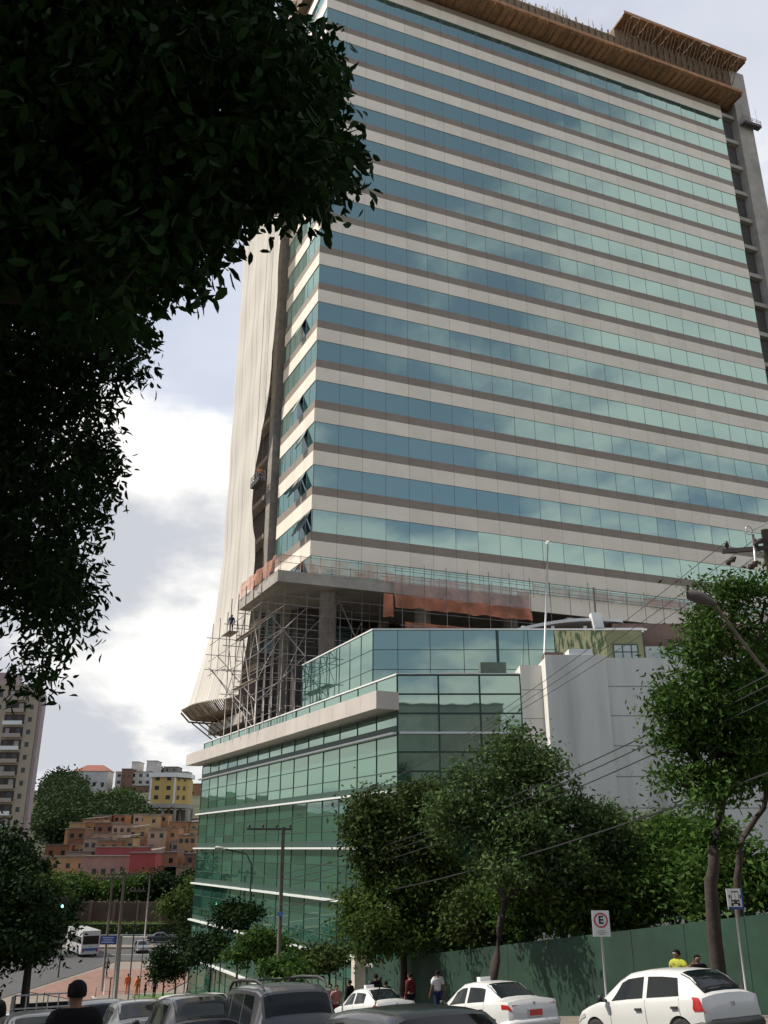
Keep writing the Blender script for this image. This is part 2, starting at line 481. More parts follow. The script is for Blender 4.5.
# ------------------------------------------------------------------ tower
T0 = Vector((-6.4, 74)); LD = Vector((-.4352, .9003)); FD = Vector((.9298, .3681))
LN = Vector((-.9003, -.4352)); FN = Vector((.3681, -.9298))
def TP(s, t, z, ol=0., of=0.):
    p = T0+LD*s+FD*t+LN*ol+FN*of
    return Vector((p.x, p.y, z))
FH = 4.34; Z0 = 25.3; NF = 17; WH, GH = 1.39, 2.12; BH = FH-WH-GH
TW = 56.6; PW = TW/24; LS = 9.5
tower = thing('office_tower', (T0.x, T0.y, ground(T0.x, T0.y)), 'tall unfinished office tower with white and blue-green glass stripes', 'building')
M_wht = mat('white_stone_cladding', (.78, .70, .59), .6, var=.05, scale=.5, island=.05, dirt=(.5, .43, .37, .3))
M_brn = mat('brown_stone_cladding', (.235, .19, .15), .55, var=.1, scale=.6, island=.06)
M_gls = glass_mat('blue_green_coated_glass', (.035, .085, .085), (.58, .79, .75), f0=.42, var=.12)
M_jnt = mat('joint_seal', (.17, .23, .23), .7, var=.05)
def wallslab(mb, a, b, n, z0, z1, th, proud=0.):
    """panel from plan point a to b, outward normal n, thickness inward"""
    a = Vector((a.x, a.y, 0)); b = Vector((b.x, b.y, 0)); n = Vector((n.x, n.y, 0))
    o = a+n*proud; o.z = z0
    mb.para(o, b-a, -n*th, Vector((0, 0, z1-z0)))
for i in range(NF):
    zt = Z0+i*FH
    w = MB(); b_ = MB()
    gap = .012
    for k in range(24):
        a = TP(0, k*PW+gap, 0); c = TP(0, (k+1)*PW-gap, 0)
        wallslab(w, a, c, FN, zt-WH, zt, .25, .06)
        wallslab(b_, a, c, FN, zt, zt+BH, .25, .045)
    for k in range(4):
        a = TP(k*LS/4+gap, 0, 0); c = TP((k+1)*LS/4-gap, 0, 0)
        if k == 0: a = TP(.0, 0, 0)-Vector((0, 0, 0))
        wallslab(w, a, c, LN, zt-WH, zt, .25, .06)
        wallslab(b_, a, c, LN, zt, zt+BH, .25, .045)
    w.build('white_spandrel', M_wht, tower); 
    if i < NF: b_.build('brown_spandrel', M_brn, tower)
    # glass under the white band
    g = MB(); z1 = zt-WH; z0 = z1-GH
    def pane(a, c, n, z0, z1):
        tx = rnd.uniform(-1, 1)*.0035; tz = rnd.uniform(-1, 1)*.005
        N3 = Vector((n.x, n.y, 0))
        g.quad(Vector((a.x, a.y, z0))+N3*(-.004-tx+tz), Vector((c.x, c.y, z0))+N3*(tx-.004+tz), Vector((c.x, c.y, z1))+N3*(tx-tz), Vector((a.x, a.y, z1))-N3*(tx+tz))
    for k in range(24):
        pane(TP(0, k*PW+.02, 0), TP(0, (k+1)*PW-.02, 0), FN, z0, z1)
    for k in range(6):
        pane(TP((k+1)*LS/6-.02, 0, 0), TP(k*LS/6+.02, 0, 0), LN, z0, z1)
    gb = g.build('window_band', M_gls, tower)
    m = MB()
    for k in range(25):
        p = TP(0, k*PW-.012, z0, 0, .02)
        m.para(p, Vector((FD.x, FD.y, 0))*.024, Vector((-FN.x, -FN.y, 0))*.1, Vector((0, 0, GH)))
    for k in range(7):
        p = TP(k*LS/6-.02, 0, z0, .02, 0)
        m.para(p, Vector((LD.x, LD.y, 0))*.04, Vector((-LN.x, -LN.y, 0))*.1, Vector((0, 0, GH)))
    for (ox, oz) in ((0, z0), (0, z1-.03)):
        m.para(TP(0, 0, oz, 0, .021), Vector((FD.x, FD.y, 0))*TW, Vector((-FN.x, -FN.y, 0))*.08, Vector((0, 0, .03)))
        m.para(TP(0, 0, oz, .021, 0), Vector((LD.x, LD.y, 0))*LS, Vector((-LN.x, -LN.y, 0))*.08, Vector((0, 0, .03)))
    m.build('window_frame', M_jnt, gb)
# a few windows tilted open on the narrow side
M_glsd = glass_mat('grey_window_glass', (.03, .04, .045), (.7, .8, .85), f0=.25)
for (i, k) in ((1, 0), (1, 1), (2, 1), (2, 2), (3, 1), (4, 2), (0, 1), (6, 2)):
    zt = Z0+i*FH-WH; m = MB()
    a = TP(k*LS/6+.25, 0, zt, .05); c = TP((k+1)*LS/6-.1, 0, zt, .05)
    o = .75*Vector((LN.x, LN.y, 0)); h = Vector((0, 0, -1.75))
    m.para(a, c-a, h+o, -Vector((LN.x, LN.y, .3))*.05)
    m.build('open_window', M_glsd, tower)
    m = MB(); m.para(TP(k*LS/6+.2, 0, zt-1.95, .004), (c-a), Vector((LN.x, LN.y, 0))*.012, Vector((0, 0, 1.9))); m.build('window_opening', M_glsd, tower)
ZTOP = Z0+(NF-1)*FH+BH
# roof storeys under construction
M_ply = mat('orange_plywood', (.38, .19, .095), .8, var=.3, scale=1.3, island=.2, dirt=(.25, .12, .06, .5))
M_tim = mat('weathered_timber', (.20, .14, .09), .9, var=.3, scale=2, island=.25)
# body behind the cladding and the raw frame
mb = MB(); mb.prism([TP(.4, .4, 0)[:2], TP(.4, TW-.1, 0)[:2], TP(24.6, TW-.1, 0)[:2], TP(24.6, .4, 0)[:2]], 22.0, ZTOP-.3)
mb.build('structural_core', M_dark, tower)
mb = MB(); mb.prism([TP(-.35, -1, 0)[:2], TP(-.35, 39.7, 0)[:2], TP(24, 39.7, 0)[:2], TP(24, -1, 0)[:2]], 96.07, 101.0)
mb.build('parapet_wall', M_tim, tower)
mb = MB(); mb.prism([TP(-.36, 39.7, 0)[:2], TP(-.36, 58.7, 0)[:2], TP(24, 58.7, 0)[:2], TP(24, 39.7, 0)[:2]], 96.07, 102.4)
mb.build('parapet_wall', M_tim, tower)
for t in (3, 11, 19, 27, 35, 43, 51):
    MB().para(TP(0.35, t, ZTOP-.4), Vector((FD.x, FD.y, 0))*.8, Vector((LD.x, LD.y, 0))*.8, Vector((0, 0, 1.4))).build('column', M_conc, tower)
def deck(t0, t1, z, out, inn, m_edge, seed):
    r = random.Random(seed)
    mb = MB(); n = int((t1-t0)/1.22)
    for k in range(n):
        a = t0+(t1-t0)*k/n; w = (t1-t0)/n
        mb.para(TP(0, a+.02, z+r.uniform(-.015, .015), 0, out+r.uniform(-.05, .05)), Vector((FD.x, FD.y, 0))*(w-.04), Vector((-FN.x, -FN.y, 0))*(out+inn), Vector((0, 0, .06)))
    d = mb.build('formwork_deck', m_edge, tower)
    mb = MB(); n = int((t1-t0)/.95)
    for k in range(n+1):
        a = t0+(t1-t0-.18)*k/n+r.uniform(-.05, .05)
        mb.para(TP(0, a, z-.26, 0, out-.15-r.uniform(0, .2)), Vector((FD.x, FD.y, 0))*.14, Vector((-FN.x, -FN.y, 0))*(out+inn-.2), Vector((0, 0, .24)))
    mb.build('joist', M_tim, d)
    mb = MB(); mb.para(TP(0, t0, z+.065, 0, out+.03), Vector((FD.x, FD.y, 0))*(t1-t0), Vector((-FN.x, -FN.y, 0))*.06, Vector((0, 0, .42)))
    mb.build('edge_board', m_edge, d)
deck(-1.5, 58.3, 96.0, 2.6, .5, M_ply, 1)
deck(39.8, 60.2, 102.7, 2.6, .5, M_ply, 2)
mb = MB()
for k in range(34):
    t = 40.5+k*.56
    mb.tube([TP(0, t, 99.2, 0, .15), TP(0, t+rnd.uniform(-.1, .1), 102.4, 0, 2.3)], .06, 5)
mb.build('prop', M_tim, tower)
mb = MB()
for k in range(60):
    t = .5+k*1.0
    if t > 58: break
    mb.para(TP(-.37, t, 96.1), Vector((FD.x, FD.y, 0))*.12, Vector((-LD.x, -LD.y, 0))*.2, Vector((0, 0, 4.7+rnd.uniform(0, .8)+(1.2 if t > 40 else 0))))
mb.build('formwork_rib', M_tim, tower)
mb = MB()
for k in range(150):
    t = rnd.uniform(0, 40); s = rnd.choice((-.2, .1, .6))
    h = rnd.uniform(.6, 1.9); p = TP(s, t, 100.9)
    mb.tube([p, p+Vector((rnd.uniform(-.15, .15), rnd.uniform(-.15, .15), h))], .03, 4)
mb.build('rebar', M_tim, tower)
# raw bay at the right: floor slabs, then the end pier
for i in range(-1, NF+2):
    zt = Z0+i*FH-.35
    if zt > 102: break
    m = MB(); m.prism([TP(-.05, TW+.02, 0)[:2], TP(-.05, 58.9, 0)[:2], TP(14, 58.9, 0)[:2], TP(14, TW+.02, 0)[:2]], zt-.55, zt)
    m.build('floor_slab', M_conc, tower)
m = MB(); m.prism([TP(.6, TW-.05, 0)[:2], TP(.6, 58.95, 0)[:2], TP(1.9, 58.95, 0)[:2], TP(1.9, TW-.05, 0)[:2]], -5, 95.5); m.build('bay_shade_panel', M_dark, tower)  # dark panel put into the bay in place of its shade
m = MB(); m.para(TP(-.5, 58.8, -9), Vector((FD.x, FD.y, 0))*2.6, Vector((LD.x, LD.y, 0))*7, Vector((0, 0, 111.6)))
m.build('end_pier', M_conc, tower)
m = MB(); m.para(TP(14.1, TW, -9), Vector((FD.x, FD.y, 0))*2.8, Vector((LD.x, LD.y, 0))*.4, Vector((0, 0, 111)))
m.build('rear_wall', M_dark, tower)
# side: narrow shadow gap, raw pier, raw floors behind the net
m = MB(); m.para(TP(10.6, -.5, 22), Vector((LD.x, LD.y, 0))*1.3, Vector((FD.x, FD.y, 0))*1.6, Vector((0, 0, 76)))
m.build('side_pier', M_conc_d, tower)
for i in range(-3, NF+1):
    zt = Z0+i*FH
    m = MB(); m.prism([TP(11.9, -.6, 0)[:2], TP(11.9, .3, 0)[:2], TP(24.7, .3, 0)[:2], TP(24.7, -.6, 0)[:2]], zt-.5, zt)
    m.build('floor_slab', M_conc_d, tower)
# transfer slab and the open storey below
m = MB(); m.prism([TP(-1.0, -3.2, 0)[:2], TP(-1.0, TW+5, 0)[:2], TP(10, TW+5, 0)[:2], TP(10, -3.2, 0)[:2]], 21.0, 22.0)
m.build('transfer_slab', M_conc, tower)
m = MB(); m.prism([TP(-1.06, 21, 0)[:2], TP(-1.06, TW+5, 0)[:2], TP(-.9, TW+5, 0)[:2], TP(-.9, 21, 0)[:2]], 20.7, 22.4)
m.build('edge_beam', M_wht, tower)
for (s, t, r) in ((.8, 2.0, .75), (.8, 11, .75), (.8, 20, .75), (.8, 29, .75), (.8, 38, .75), (9, 1.2, .6), (9, 11, .6), (9, 20, .6)):
    p = TP(s, t, 0); m = MB(); m.smooth = True
    m.tube([(p.x, p.y, -9.0), (p.x, p.y, 21.0)], r, 16); m.build('column', M_conc_d, tower)  # darker concrete copy puts the under-slab shade into the colour
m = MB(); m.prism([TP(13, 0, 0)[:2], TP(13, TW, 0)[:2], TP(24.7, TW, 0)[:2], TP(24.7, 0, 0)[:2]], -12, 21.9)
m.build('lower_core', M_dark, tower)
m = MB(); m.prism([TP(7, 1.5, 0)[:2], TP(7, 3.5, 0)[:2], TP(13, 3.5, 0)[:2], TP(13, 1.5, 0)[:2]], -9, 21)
m.build('stair_shaft', M_dark, tower)  # near-black colour carries the shade of the open storey
M_cyan = glass_mat('pale_blue_window', (.25, .42, .48), (.8, .9, .95), f0=.3)
for (px, py, w_, h_) in ((273, 626, 1.6, 5.6), (297, 633, 1.2, 3.8), (331, 636, 4.2, 2.2)):
    a, b2 = ray(px, py); 
    # stands on the core wall plane s=12.9
    for k in range(600):
        d = 70+k*.1; x = a*d
        q = Vector((x, d))-T0
        s_ = (q.x*FD.y-q.y*FD.x)/(LD.x*FD.y-LD.y*FD.x)
        if s_ > 12.9: break
    o = Vector((x, d, b2*d))
    m = MB(); m.para(o-Vector((FD.x, FD.y, 0))*w_/2-Vector((0, 0, h_/2)), Vector((FD.x, FD.y, 0))*w_, Vector((LD.x, LD.y, 0))*.06, Vector((0, 0, h_)))
    gq = m.build('lower_window', M_cyan, tower)
    m = MB()
    for q in range(1, 4):
        m.para(o-Vector((FD.x, FD.y, 0))*w_/2-Vector((LD.x, LD.y, 0))*.04+Vector((0, 0, -h_/2+h_*q/4)), Vector((FD.x, FD.y, 0))*w_, Vector((LD.x, LD.y, 0))*.04, Vector((0, 0, .1)))
    m.build('frame', M_black, gq)
# sloping stair flight seen through the scaffold
m = MB(); a = TP(4, 3, 12.5); m.para(a, Vector((FD.x, FD.y, .42))*7, Vector((LD.x, LD.y, 0))*1.6, Vector((0, 0, .7))); m.build('stair_flight', M_conc_d, tower)  # darker copy again, shade of the storey in its colour

# ------------------------------------------------------------------ the cream net on the side
M_net = leaf_mat('cream_net_cloth', (.80, .74, .65), (.86, .81, .73), trans=.3, rough=.85)
def net_sheet():
    mb = MB(); mb.smooth = True
    ns, nz = 120, 110; vs = []; fs = []
    for j in range(nz+1):
        z = 13.5+(99-13.5)*j/nz
        fl = max(0., (30-z)/16.5)
        for i in range(ns+1):
            q = i/ns
            bz = max(0, 1-abs(z-36)/15); s0 = 8.3 + .2*math.sin(z*.17)+2.4*max(0, min(1, (44-z)/14))+3.4*bz*bz*(3-2*bz)+.25*math.sin(z*.37+1)*bz+fl*1.4
            s = s0+(24.4+fl*1.2-s0)*q
            out = 1.15+.12*math.sin(s*1.3+z*.05)+.035*math.sin(s*4.7+.06*z+1)+.03*math.sin(s*11.1-z*.03)+.2*math.sin(z*.724+s*.3)*.3
            out += fl**2*(1.9*q+.7)
            out += .35*max(0, 1-q*7)
            vs.append(TP(s, 0, z, out))
    for j in range(nz):
        for i in range(ns):
            a = j*(ns+1)+i; fs.append((a, a+1, a+ns+2, a+ns+1))
    mb.add(vs, fs)
    return mb
p = TP(20, 0, 13.5)
net_sheet().build('safety_net', M_net, loc=p, label='cream construction net hanging down the side of the tower', cat='safety net')
# catch platform of boards under the net
cpf = thing('catch_platform', TP(19, 0, 13.3, 2), 'curved brown timber catch platform jutting out below the cream net', 'platform')
mb = MB(); under = MB()
M_bd = mat('grey_brown_boards', (.30, .25, .18), .9, var=.3, scale=2, island=.3)
n = 44
for k in range(n):
    s = 13.2+12.3*k/n; w = 12.3/n
    o1 = 3.6*math.sin(math.pi*min(1, (k+3)/n*1.25)/2)+.7
    rise = 1.1
    a = TP(s, 0, 12.5, .3); b = TP(s, 0, 12.6, o1*.75); c = TP(s, 0, 12.9+rise*.6, o1)
    dl = Vector((LD.x, LD.y, 0))*(w-.05)
    mb.para(a, b-a, dl, Vector((0, 0, .08))); mb.para(b, c-b, dl, Vector((0, 0, .1)))
mb.build('board', M_bd, cpf)
for k in range(8):
    s = 13.6+11.7*k/7; o1 = 3.6*math.sin(math.pi*min(1, (k*n/7+3)/n*1.25)/2)+.7
    m = MB(); m.tube([TP(s, 0, 12.35, .2), TP(s, 0, 12.4, o1*.8), TP(s, 0, 13.3, o1+.05)], .1, 6); m.tube([TP(s, 0, 10.3, .2), TP(s, 0, 12.3, o1*.72)], .07, 6)
    m.build('bracket', M_tim, cpf)
m = MB(); m.prism([TP(13, -1.4, 0)[:2], TP(13, .5, 0)[:2], TP(24.8, .5, 0)[:2], TP(24.8, -1.4, 0)[:2]], 11.1, 12.1); m.build('edge_slab', M_conc, tower)
# ------------------------------------------------------------------ green glass podium
C0 = Vector((.8, 54)); L2 = Vector((-.4446, .8957)); N2 = Vector((-.8957, -.4446)); X2 = Vector((1, 0)); Y2 = Vector((0, -1))
def PP(s, z, out=0.):
    p = C0+L2*s+N2*out; return Vector((p.x, p.y, z))
def PF(x, z, out=0.): return Vector((C0.x+x, C0.y-out, z))
PL = 42.4; FW = 7.45
pod = thing('glass_office_building', (C0.x, C0.y, ground(C0.x, C0.y)), 'low green glass office building with thin white ledges below the tower', 'building')
M_gg = glass_mat('green_reflective_glass', (.028, .085, .060), (.55, .72, .62), f0=.30, var=.35, wob=.006, wscale=.5)
M_gu = glass_mat('green_glass_upper', (.03, .08, .07), (.60, .78, .70), f0=.38, var=.2, wob=.006)
M_mul = mat('dark_green_mullion', (.02, .055, .04), .5, var=.1)
M_led = mat('white_metal_ledge', (.70, .70, .68), .4, var=.05, streak=True)
M_slb = mat('pale_stone_slab', (.52, .47, .42), .6, var=.08, scale=.6, island=.04, dirt=(.4, .34, .28, .4))
ZB = [9.83, 6.4, 3.12, .02, -3.08, -6.25, -9.4, -12.6, -15.6]
NP = 15
V = Vector
for f in range(len(ZB)-1):
    z1, z0 = ZB[f], ZB[f+1]
    rows = 3; rh = (z1-z0)/rows
    g = MB()
    for r in range(rows):
        for k in range(NP):
            a = PP(PL*(k+1)/NP, z0+rh*r); b = PP(PL*k/NP, z0+rh*r)
            e = [rnd.uniform(-1, 1)*.005 for _ in range(2)]
            n = V((N2.x, N2.y, 0)); up = V((0, 0, rh))
            g.quad(a+n*(e[0]+e[1]), b+n*(e[1]-e[0]), b+up+n*(-e[1]-e[0]), a+up+n*(e[0]-e[1]))
        for k in range(3):
            a = PF(FW*k/3, z0+rh*r); b = PF(FW*(k+1)/3, z0+rh*r)
            e = rnd.uniform(-1, 1)*.006; up = V((0, 0, rh)); n = V((0, -1, 0))
            g.quad(a+n*e, b-n*e, b+up-n*e, a+up+n*e)
    gb = g.build('window_band', M_gg if f > 0 else M_gu, pod)
    m = MB()
    for k in range(NP+1):
        m.para(PP(PL*k/NP-.025, z0, -.05), V((L2.x, L2.y, 0))*.05, V((N2.x, N2.y, 0))*.09, V((0, 0, z1-z0)))
    for k in range(4):
        m.para(PF(FW*k/3-.05, z0, -.05), V((.1, 0, 0)), V((0, -.12, 0)), V((0, 0, z1-z0)))
    for r in range(rows+1):
        m.para(PP(0, z0+rh*r-.025, -.05), V((L2.x, L2.y, 0))*PL, V((N2.x, N2.y, 0))*.082, V((0, 0, .05)))
        m.para(PF(.0, z0+rh*r-.04, -.05), V((FW, 0, 0)), V((0, -.13, 0)), V((0, 0, .08)))
    m.build('glazing_grid', M_mul, gb)
    if 0 < f < 7:
        m = MB()
        m.para(PP(-.0, z1-.08, .0), V((L2.x, L2.y, 0))*(PL+.5), V((N2.x, N2.y, 0))*.32, V((0, 0, .12)))
        m.build('ledge', M_led, pod)
        if f in (1, 2):
            m = MB(); m.para(PF(0.1, z1-.06, .0), V((FW, 0, 0)), V((0, -.15, 0)), V((0, 0, .12))); m.build('ledge', M_led, pod)
    # dark spandrel strip just above each ledge
    if 1 <= f < 8:
        m = MB(); m.para(PP(0, z1+.10, 0.01), V((L2.x, L2.y, 0))*PL, V((N2.x, N2.y, 0))*.03, V((0, 0, .34))); m.build('spandrel_strip', M_mul, pod)
# projecting slab under the parapet, parapet coping
m = MB()
for k in range(20):
    m.para(PP(-.2+k*2.18+.01, 7.72, .0), V((L2.x, L2.y, 0))*2.16, V((N2.x, N2.y, 0))*1.5, V((0, 0, 1.05)))
m.build('projecting_slab', M_slb, pod)
m = MB(); m.para(PP(0, 9.84, -.12), V((L2.x, L2.y, 0))*PL, V((N2.x, N2.y, 0))*.2, V((0, 0, .09)))
m.para(PF(0, 9.84, -.12), V((FW, 0, 0)), V((0, -.2, 0)), V((0, 0, .09))); m.build('coping', M_led, pod)
# solid body and roof
def polyp(pts, z0, z1, name, mt, parent=None, **kw):
    m = MB(); m.prism([tuple(p[:2]) for p in pts], z0, z1); return m.build(name, mt, parent, **kw)
bl = PP(PL-.1, 0, -.15); c0 = PP(.15, 0, -.15)
polyp([c0, (C0.x+FW-.1, C0.y+.15), (C0.x+FW-.1, 92), bl], -18, 8.6, 'body', M_dark, pod)
m = MB(); m.quad(PP(PL, -18), PP(PL, 9.8), V((bl.x+12, bl.y+6, 9.8)), V((bl.x+12, bl.y+6, -18))); m.build('rear_wall', M_mul, pod)
M_void = mat('interior_shade', (.05, .08, .07), .8, var=.3)
# upper glass box on the roof
B0 = Vector((-.76, 60)); BL = 14.1
box = []
zb0, zb1 = 8.6, 14.0
g = MB(); rows = 4; rh = (zb1-zb0)/rows
LB = Vector((-.42, .9075)); NB = Vector((-.9075, -.42))
def BP(s, z, o=0.):
    p = B0+LB*s+NB*o; return V((p.x, p.y, z))
for r in range(rows):
    for k in range(7):
        a = BP(BL*(k+1)/7, zb0+rh*r); b = BP(BL*k/7, zb0+rh*r); e = rnd.uniform(-1, 1)*.006; up = V((0, 0, rh))
        n = V((NB.x, NB.y, 0)); g.quad(a+n*e, b-n*e, b+up-n*e, a+up+n*e)
    xs = [0, 1.7, 3.9, 6.2, 8.5, 10.6, 12.4, 14.0]
    for k in range(len(xs)-1):
        if xs[k] >= 12.4: continue
        a = V((B0.x+xs[k], B0.y, zb0+rh*r)); b = V((B0.x+xs[k+1], B0.y, zb0+rh*r)); e = rnd.uniform(-1, 1)*.006; up = V((0, 0, rh)); n = V((0, -1, 0))
        g.quad(a+n*e, b-n*e, b+up-n*e, a+up+n*e)
ug = g.build('upper_storey_glazing', M_gu, pod)
m = MB()
for k in range(8): m.para(BP(BL*k/7-.02, zb0, -.05), V((LB.x, LB.y, 0))*.04, V((NB.x, NB.y, 0))*.075, V((0, 0, zb1-zb0)))
for r in range(rows+1): m.para(BP(0, zb0+rh*r-.02, -.05), V((LB.x, LB.y, 0))*BL, V((NB.x, NB.y, 0))*.07, V((0, 0, .04)))
for x in xs[:-1]: m.para(V((B0.x+x-(.1 if x == 8.5 else .02), B0.y-.03, zb0)), V((.2 if x == 8.5 else .04, 0, 0)), V((0, .08, 0)), V((0, 0, zb1-zb0)))
for r in range(rows+1): m.para(V((B0.x, B0.y-.02, zb0+rh*r-.02)), V((12.4, 0, 0)), V((0, .07, 0)), V((0, 0, .04)))
m.build('glazing_grid', M_mul, ug)
m = MB(); m.para(BP(0, 14.01, -.1), V((LB.x, LB.y, 0))*BL, V((NB.x, NB.y, 0))*.16, V((0, 0, .1)))
m.para(V((B0.x, B0.y-.06, 14.01)), V((18.8, 0, 0)), V((0, .16, 0)), V((0, 0, .1))); m.build('coping', M_led, pod)
polyp([(B0.x+.2, B0.y+.15), (B0.x+18.6, B0.y+.15), (B0.x+18.6, 70.5), (BP(BL-.1, 0, -.15).x+.6, 72.6)], 8.0, 13.9, 'upper_body', M_dark, pod)
# patterned yellow-green panels and window at the right of the box
m = MB(); m.para(V((B0.x+12.42, B0.y-.03, 11.6)), V((3.5, 0, 0)), V((0, .1, 0)), V((0, 0, 2.36)))
def stripes():
    mt, nt, b = nmat('bamboo_screen'); N = nt.nodes; L = nt.links
    tc = N.new('ShaderNodeTexCoord'); mp = N.new('ShaderNodeMapping'); mp.inputs['Scale'].default_value = (1, 1, .22); mp.inputs['Rotation'].default_value = (0, .12, 0)
    L.new(tc.outputs['Object'], mp.inputs[0]); n = N.new('ShaderNodeTexNoise'); n.inputs['Scale'].default_value = 5.5; n.inputs['Detail'].default_value = 3
    L.new(mp.outputs[0], n.inputs['Vector']); cr = N.new('ShaderNodeValToRGB'); L.new(n.outputs['Fac'], cr.inputs[0])
    cr.color_ramp.elements[0].position = .44; cr.color_ramp.elements[0].color = (.07, .11, .05, 1)
    cr.color_ramp.elements[1].position = .53; cr.color_ramp.elements[1].color = (.36, .36, .20, 1)
    L.new(cr.outputs[0], b.inputs['Base Color']); b.inputs['Roughness'].default_value = .6
    return mt
m.build('bamboo_screen', stripes(), pod)
M_olive = mat('olive_render', (.19, .20, .11), .8, var=.2, scale=1.5, dirt=(.12, .14, .06, .5))
m = MB(); m.para(V((B0.x+15.93, B0.y-.03, 10.2)), V((2.5, 0, 0)), V((0, .1, 0)), V((0, 0, 3.78))); op = m.build('olive_wall', M_olive, pod)
m = MB(); m.para(V((B0.x+16.4, B0.y-.075, 12.0)), V((1.6, 0, 0)), V((0, .04, 0)), V((0, 0, .95))); m.build('roof_window', M_glsd, op)
m = MB()
for x in (16.35, 16.95, 17.55, 17.98): m.para(V((B0.x+x, B0.y-.11, 11.95)), V((.07, 0, 0)), V((0, .03, 0)), V((0, 0, 1.05)))
for z in (11.95, 12.45, 12.95): m.para(V((B0.x+16.35, B0.y-.118, z)), V((1.7, 0, 0)), V((0, .006, 0)), V((0, 0, .06)))
m.build('frame', M_mul, op)
m = MB(); m.para(V((B0.x+12.5, B0.y-.3, 11.3)), V((3.4, 0, 0)), V((0, .24, 0)), V((0, 0, .26))); m.build('planter_sill', mat('red_brown_paint', (.18, .07, .05), .7), pod)
g = MB()
for k in range(4): g.quad(V((B0.x+18.6+k*1.2, B0.y+.6, 10.2)), V((B0.x+19.75+k*1.2, B0.y+.6, 10.2)), V((B0.x+19.75+k*1.2, B0.y+.6, 13.0)), V((B0.x+18.6+k*1.2, B0.y+.6, 13.0)))
g.build('corner_glazing', M_glsd, pod)
m = MB(); m.para(V((B0.x+18.5, B0.y+.65, 8)), V((5.2, 0, 0)), V((0, 8, 0)), V((0, 0, 5.05))); m.build('rear_room', M_olive, pod)
# brown fascia and curved white canopy roof
M_bf = mat('brown_fascia', (.16, .10, .08), .6, var=.15, scale=1)
m = MB(); m.para(V((16.2, 62, 13.2)), V((10, 0, 0)), V((0, 6, 0)), V((0, 0, 1.75))); m.build('brown_fascia', M_bf, pod)
m = MB(); m.smooth = False
vs = []; fs = []; n = 24
for i in range(n+1):
    q = i/n; x = 8.6+(17.0-8.6)*q; z = 14.15+1.55*math.sin(math.pi*(.12+.5*q))/1.0-.55
    for (y, dz) in ((62.0, 0), (62.0, .22), (67, .4), (67, .18)):
        vs.append((x, y, z+dz))
for i in range(n):
    for k in range(4): fs.append((i*4+k, (i+1)*4+k, (i+1)*4+(k+1) % 4, i*4+(k+1) % 4))
fs += [(0, 1, 2, 3), (n*4+3, n*4+2, n*4+1, n*4)]
m.add(vs, fs); cn = m.build('curved_canopy', M_led, pod)
m = MB()
for x in (9.8, 11.9, 14.2): m.para(V((x, 62.1, 13.9)), V((.22, 0, 0)), V((0, .2, 0)), V((0, 0, .9)))
m.build('canopy_post', M_led, cn)
m = MB(); m.para(V((14.9, 61.6, 14.15)), V((3.4, 0, 0)), V((0, 3, 0)), V((0, 0, .4))); m.para(V((14.9, 61.6, 14.15)), V((.7, 0, 0)), V((0, .7, 0)), V((-.2, 0, 1.5))); m.build('white_roof_fin', M_white, pod)
m = MB(); m.tube([(15.1, 62, 15.3), (15.1, 62, 17.6)], .07, 6); m.build('mast', M_dark, pod)
# small objects seen over the front parapet: dark plant room box and pipes
m = MB(); m.para(V((6.0, 55.2, 8.65)), V((1.6, 0, 0)), V((0, 1.4, 0)), V((0, 0, 2.2))); m.build('plant_box', mat('green_grey_metal', (.12, .16, .12), .6), pod)
m = MB(); m.tube([(3.6, 55.5, 10.15), (6.0, 55.5, 10.15)], .09, 8); m.tube([(3.7, 55.5, 10.15), (3.7, 55.5, 8.6)], .07, 8); m.build('roof_pipe', mat('rusty_pipe', (.30, .13, .08), .7), pod)

# ------------------------------------------------------------------ white concrete block
M_ww = mat('pale_render_wall', (.70, .675, .61), .8, var=.07, scale=1.4, streak=True, dirt=(.33, .31, .28, .7))
wb = thing('pale_rendered_building', (9.1, 53, ground(9.1, 53)), 'windowless pale grey rendered block to the right of the green glass', 'building')
m = MB(); m.para(V((C0.x+FW, 53.85, -12)), V((1.32, 0, 0)), V((0, 16, 0)), V((0, 0, 22.4))); m.build('side_wall', M_ww, wb)
m = MB(); m.para(V((9.55, 52.6, -12)), V((30, 0, 0)), V((0, 17, 0)), V((0, 0, 22.6))); m.build('front_wall', M_ww, wb)
m = MB(); m.para(V((9.55, 52.45, -12)), V((3.6, 0, 0)), V((0, .149, 0)), V((0, 0, 22.75))); m.build('pilaster', M_ww, wb)
m = MB()
for z in (8.9, 7.2, 5.5, 3.8, 2.1, .4, -1.3): m.para(V((13.16, 52.585, z)), V((26, 0, 0)), V((0, .02, 0)), V((0, 0, .035))); m.para(V((8.3, 53.84, z)), V((1.2, 0, 0)), V((0, .02, 0)), V((0, 0, .035)))
m.build('wall_joint', mat('joint_grey', (.22, .21, .20), .9), wb)  # thin dark grey strips along the wall joints
m = MB(); m.para(V((11.0, 52.5, 10.76)), V((1.4, 0, 0)), V((0, 1.2, 0)), V((0, 0, .35))); m.build('roof_unit', M_white, wb)
m = MB(); m.para(V((9.6, 52.7, 10.76)), V((1.1, 0, 0)), V((0, 1.2, 0)), V((0, 0, .2))); m.build('roof_hatch', M_bf, wb)

# roof lamp mast in front of the tower
ml = thing('lamp_mast', (9.9, 55, 10.6), 'slender grey mast with a small lamp on the roof of the pale block', 'mast')
a = at(548, 545, 55); m = MB(); m.smooth = True; m.tube([(9.9, 55, 10.3), (a.x, 55, a.z)], [.07, .045], 8); m.build('pole', M_steel, ml)
m = MB(); m.lathe((a.x, 55, a.z), [(.05, 0), (.13, .05), (.15, .2), (.06, .28)], 10); m.build('lamp', M_white, ml)

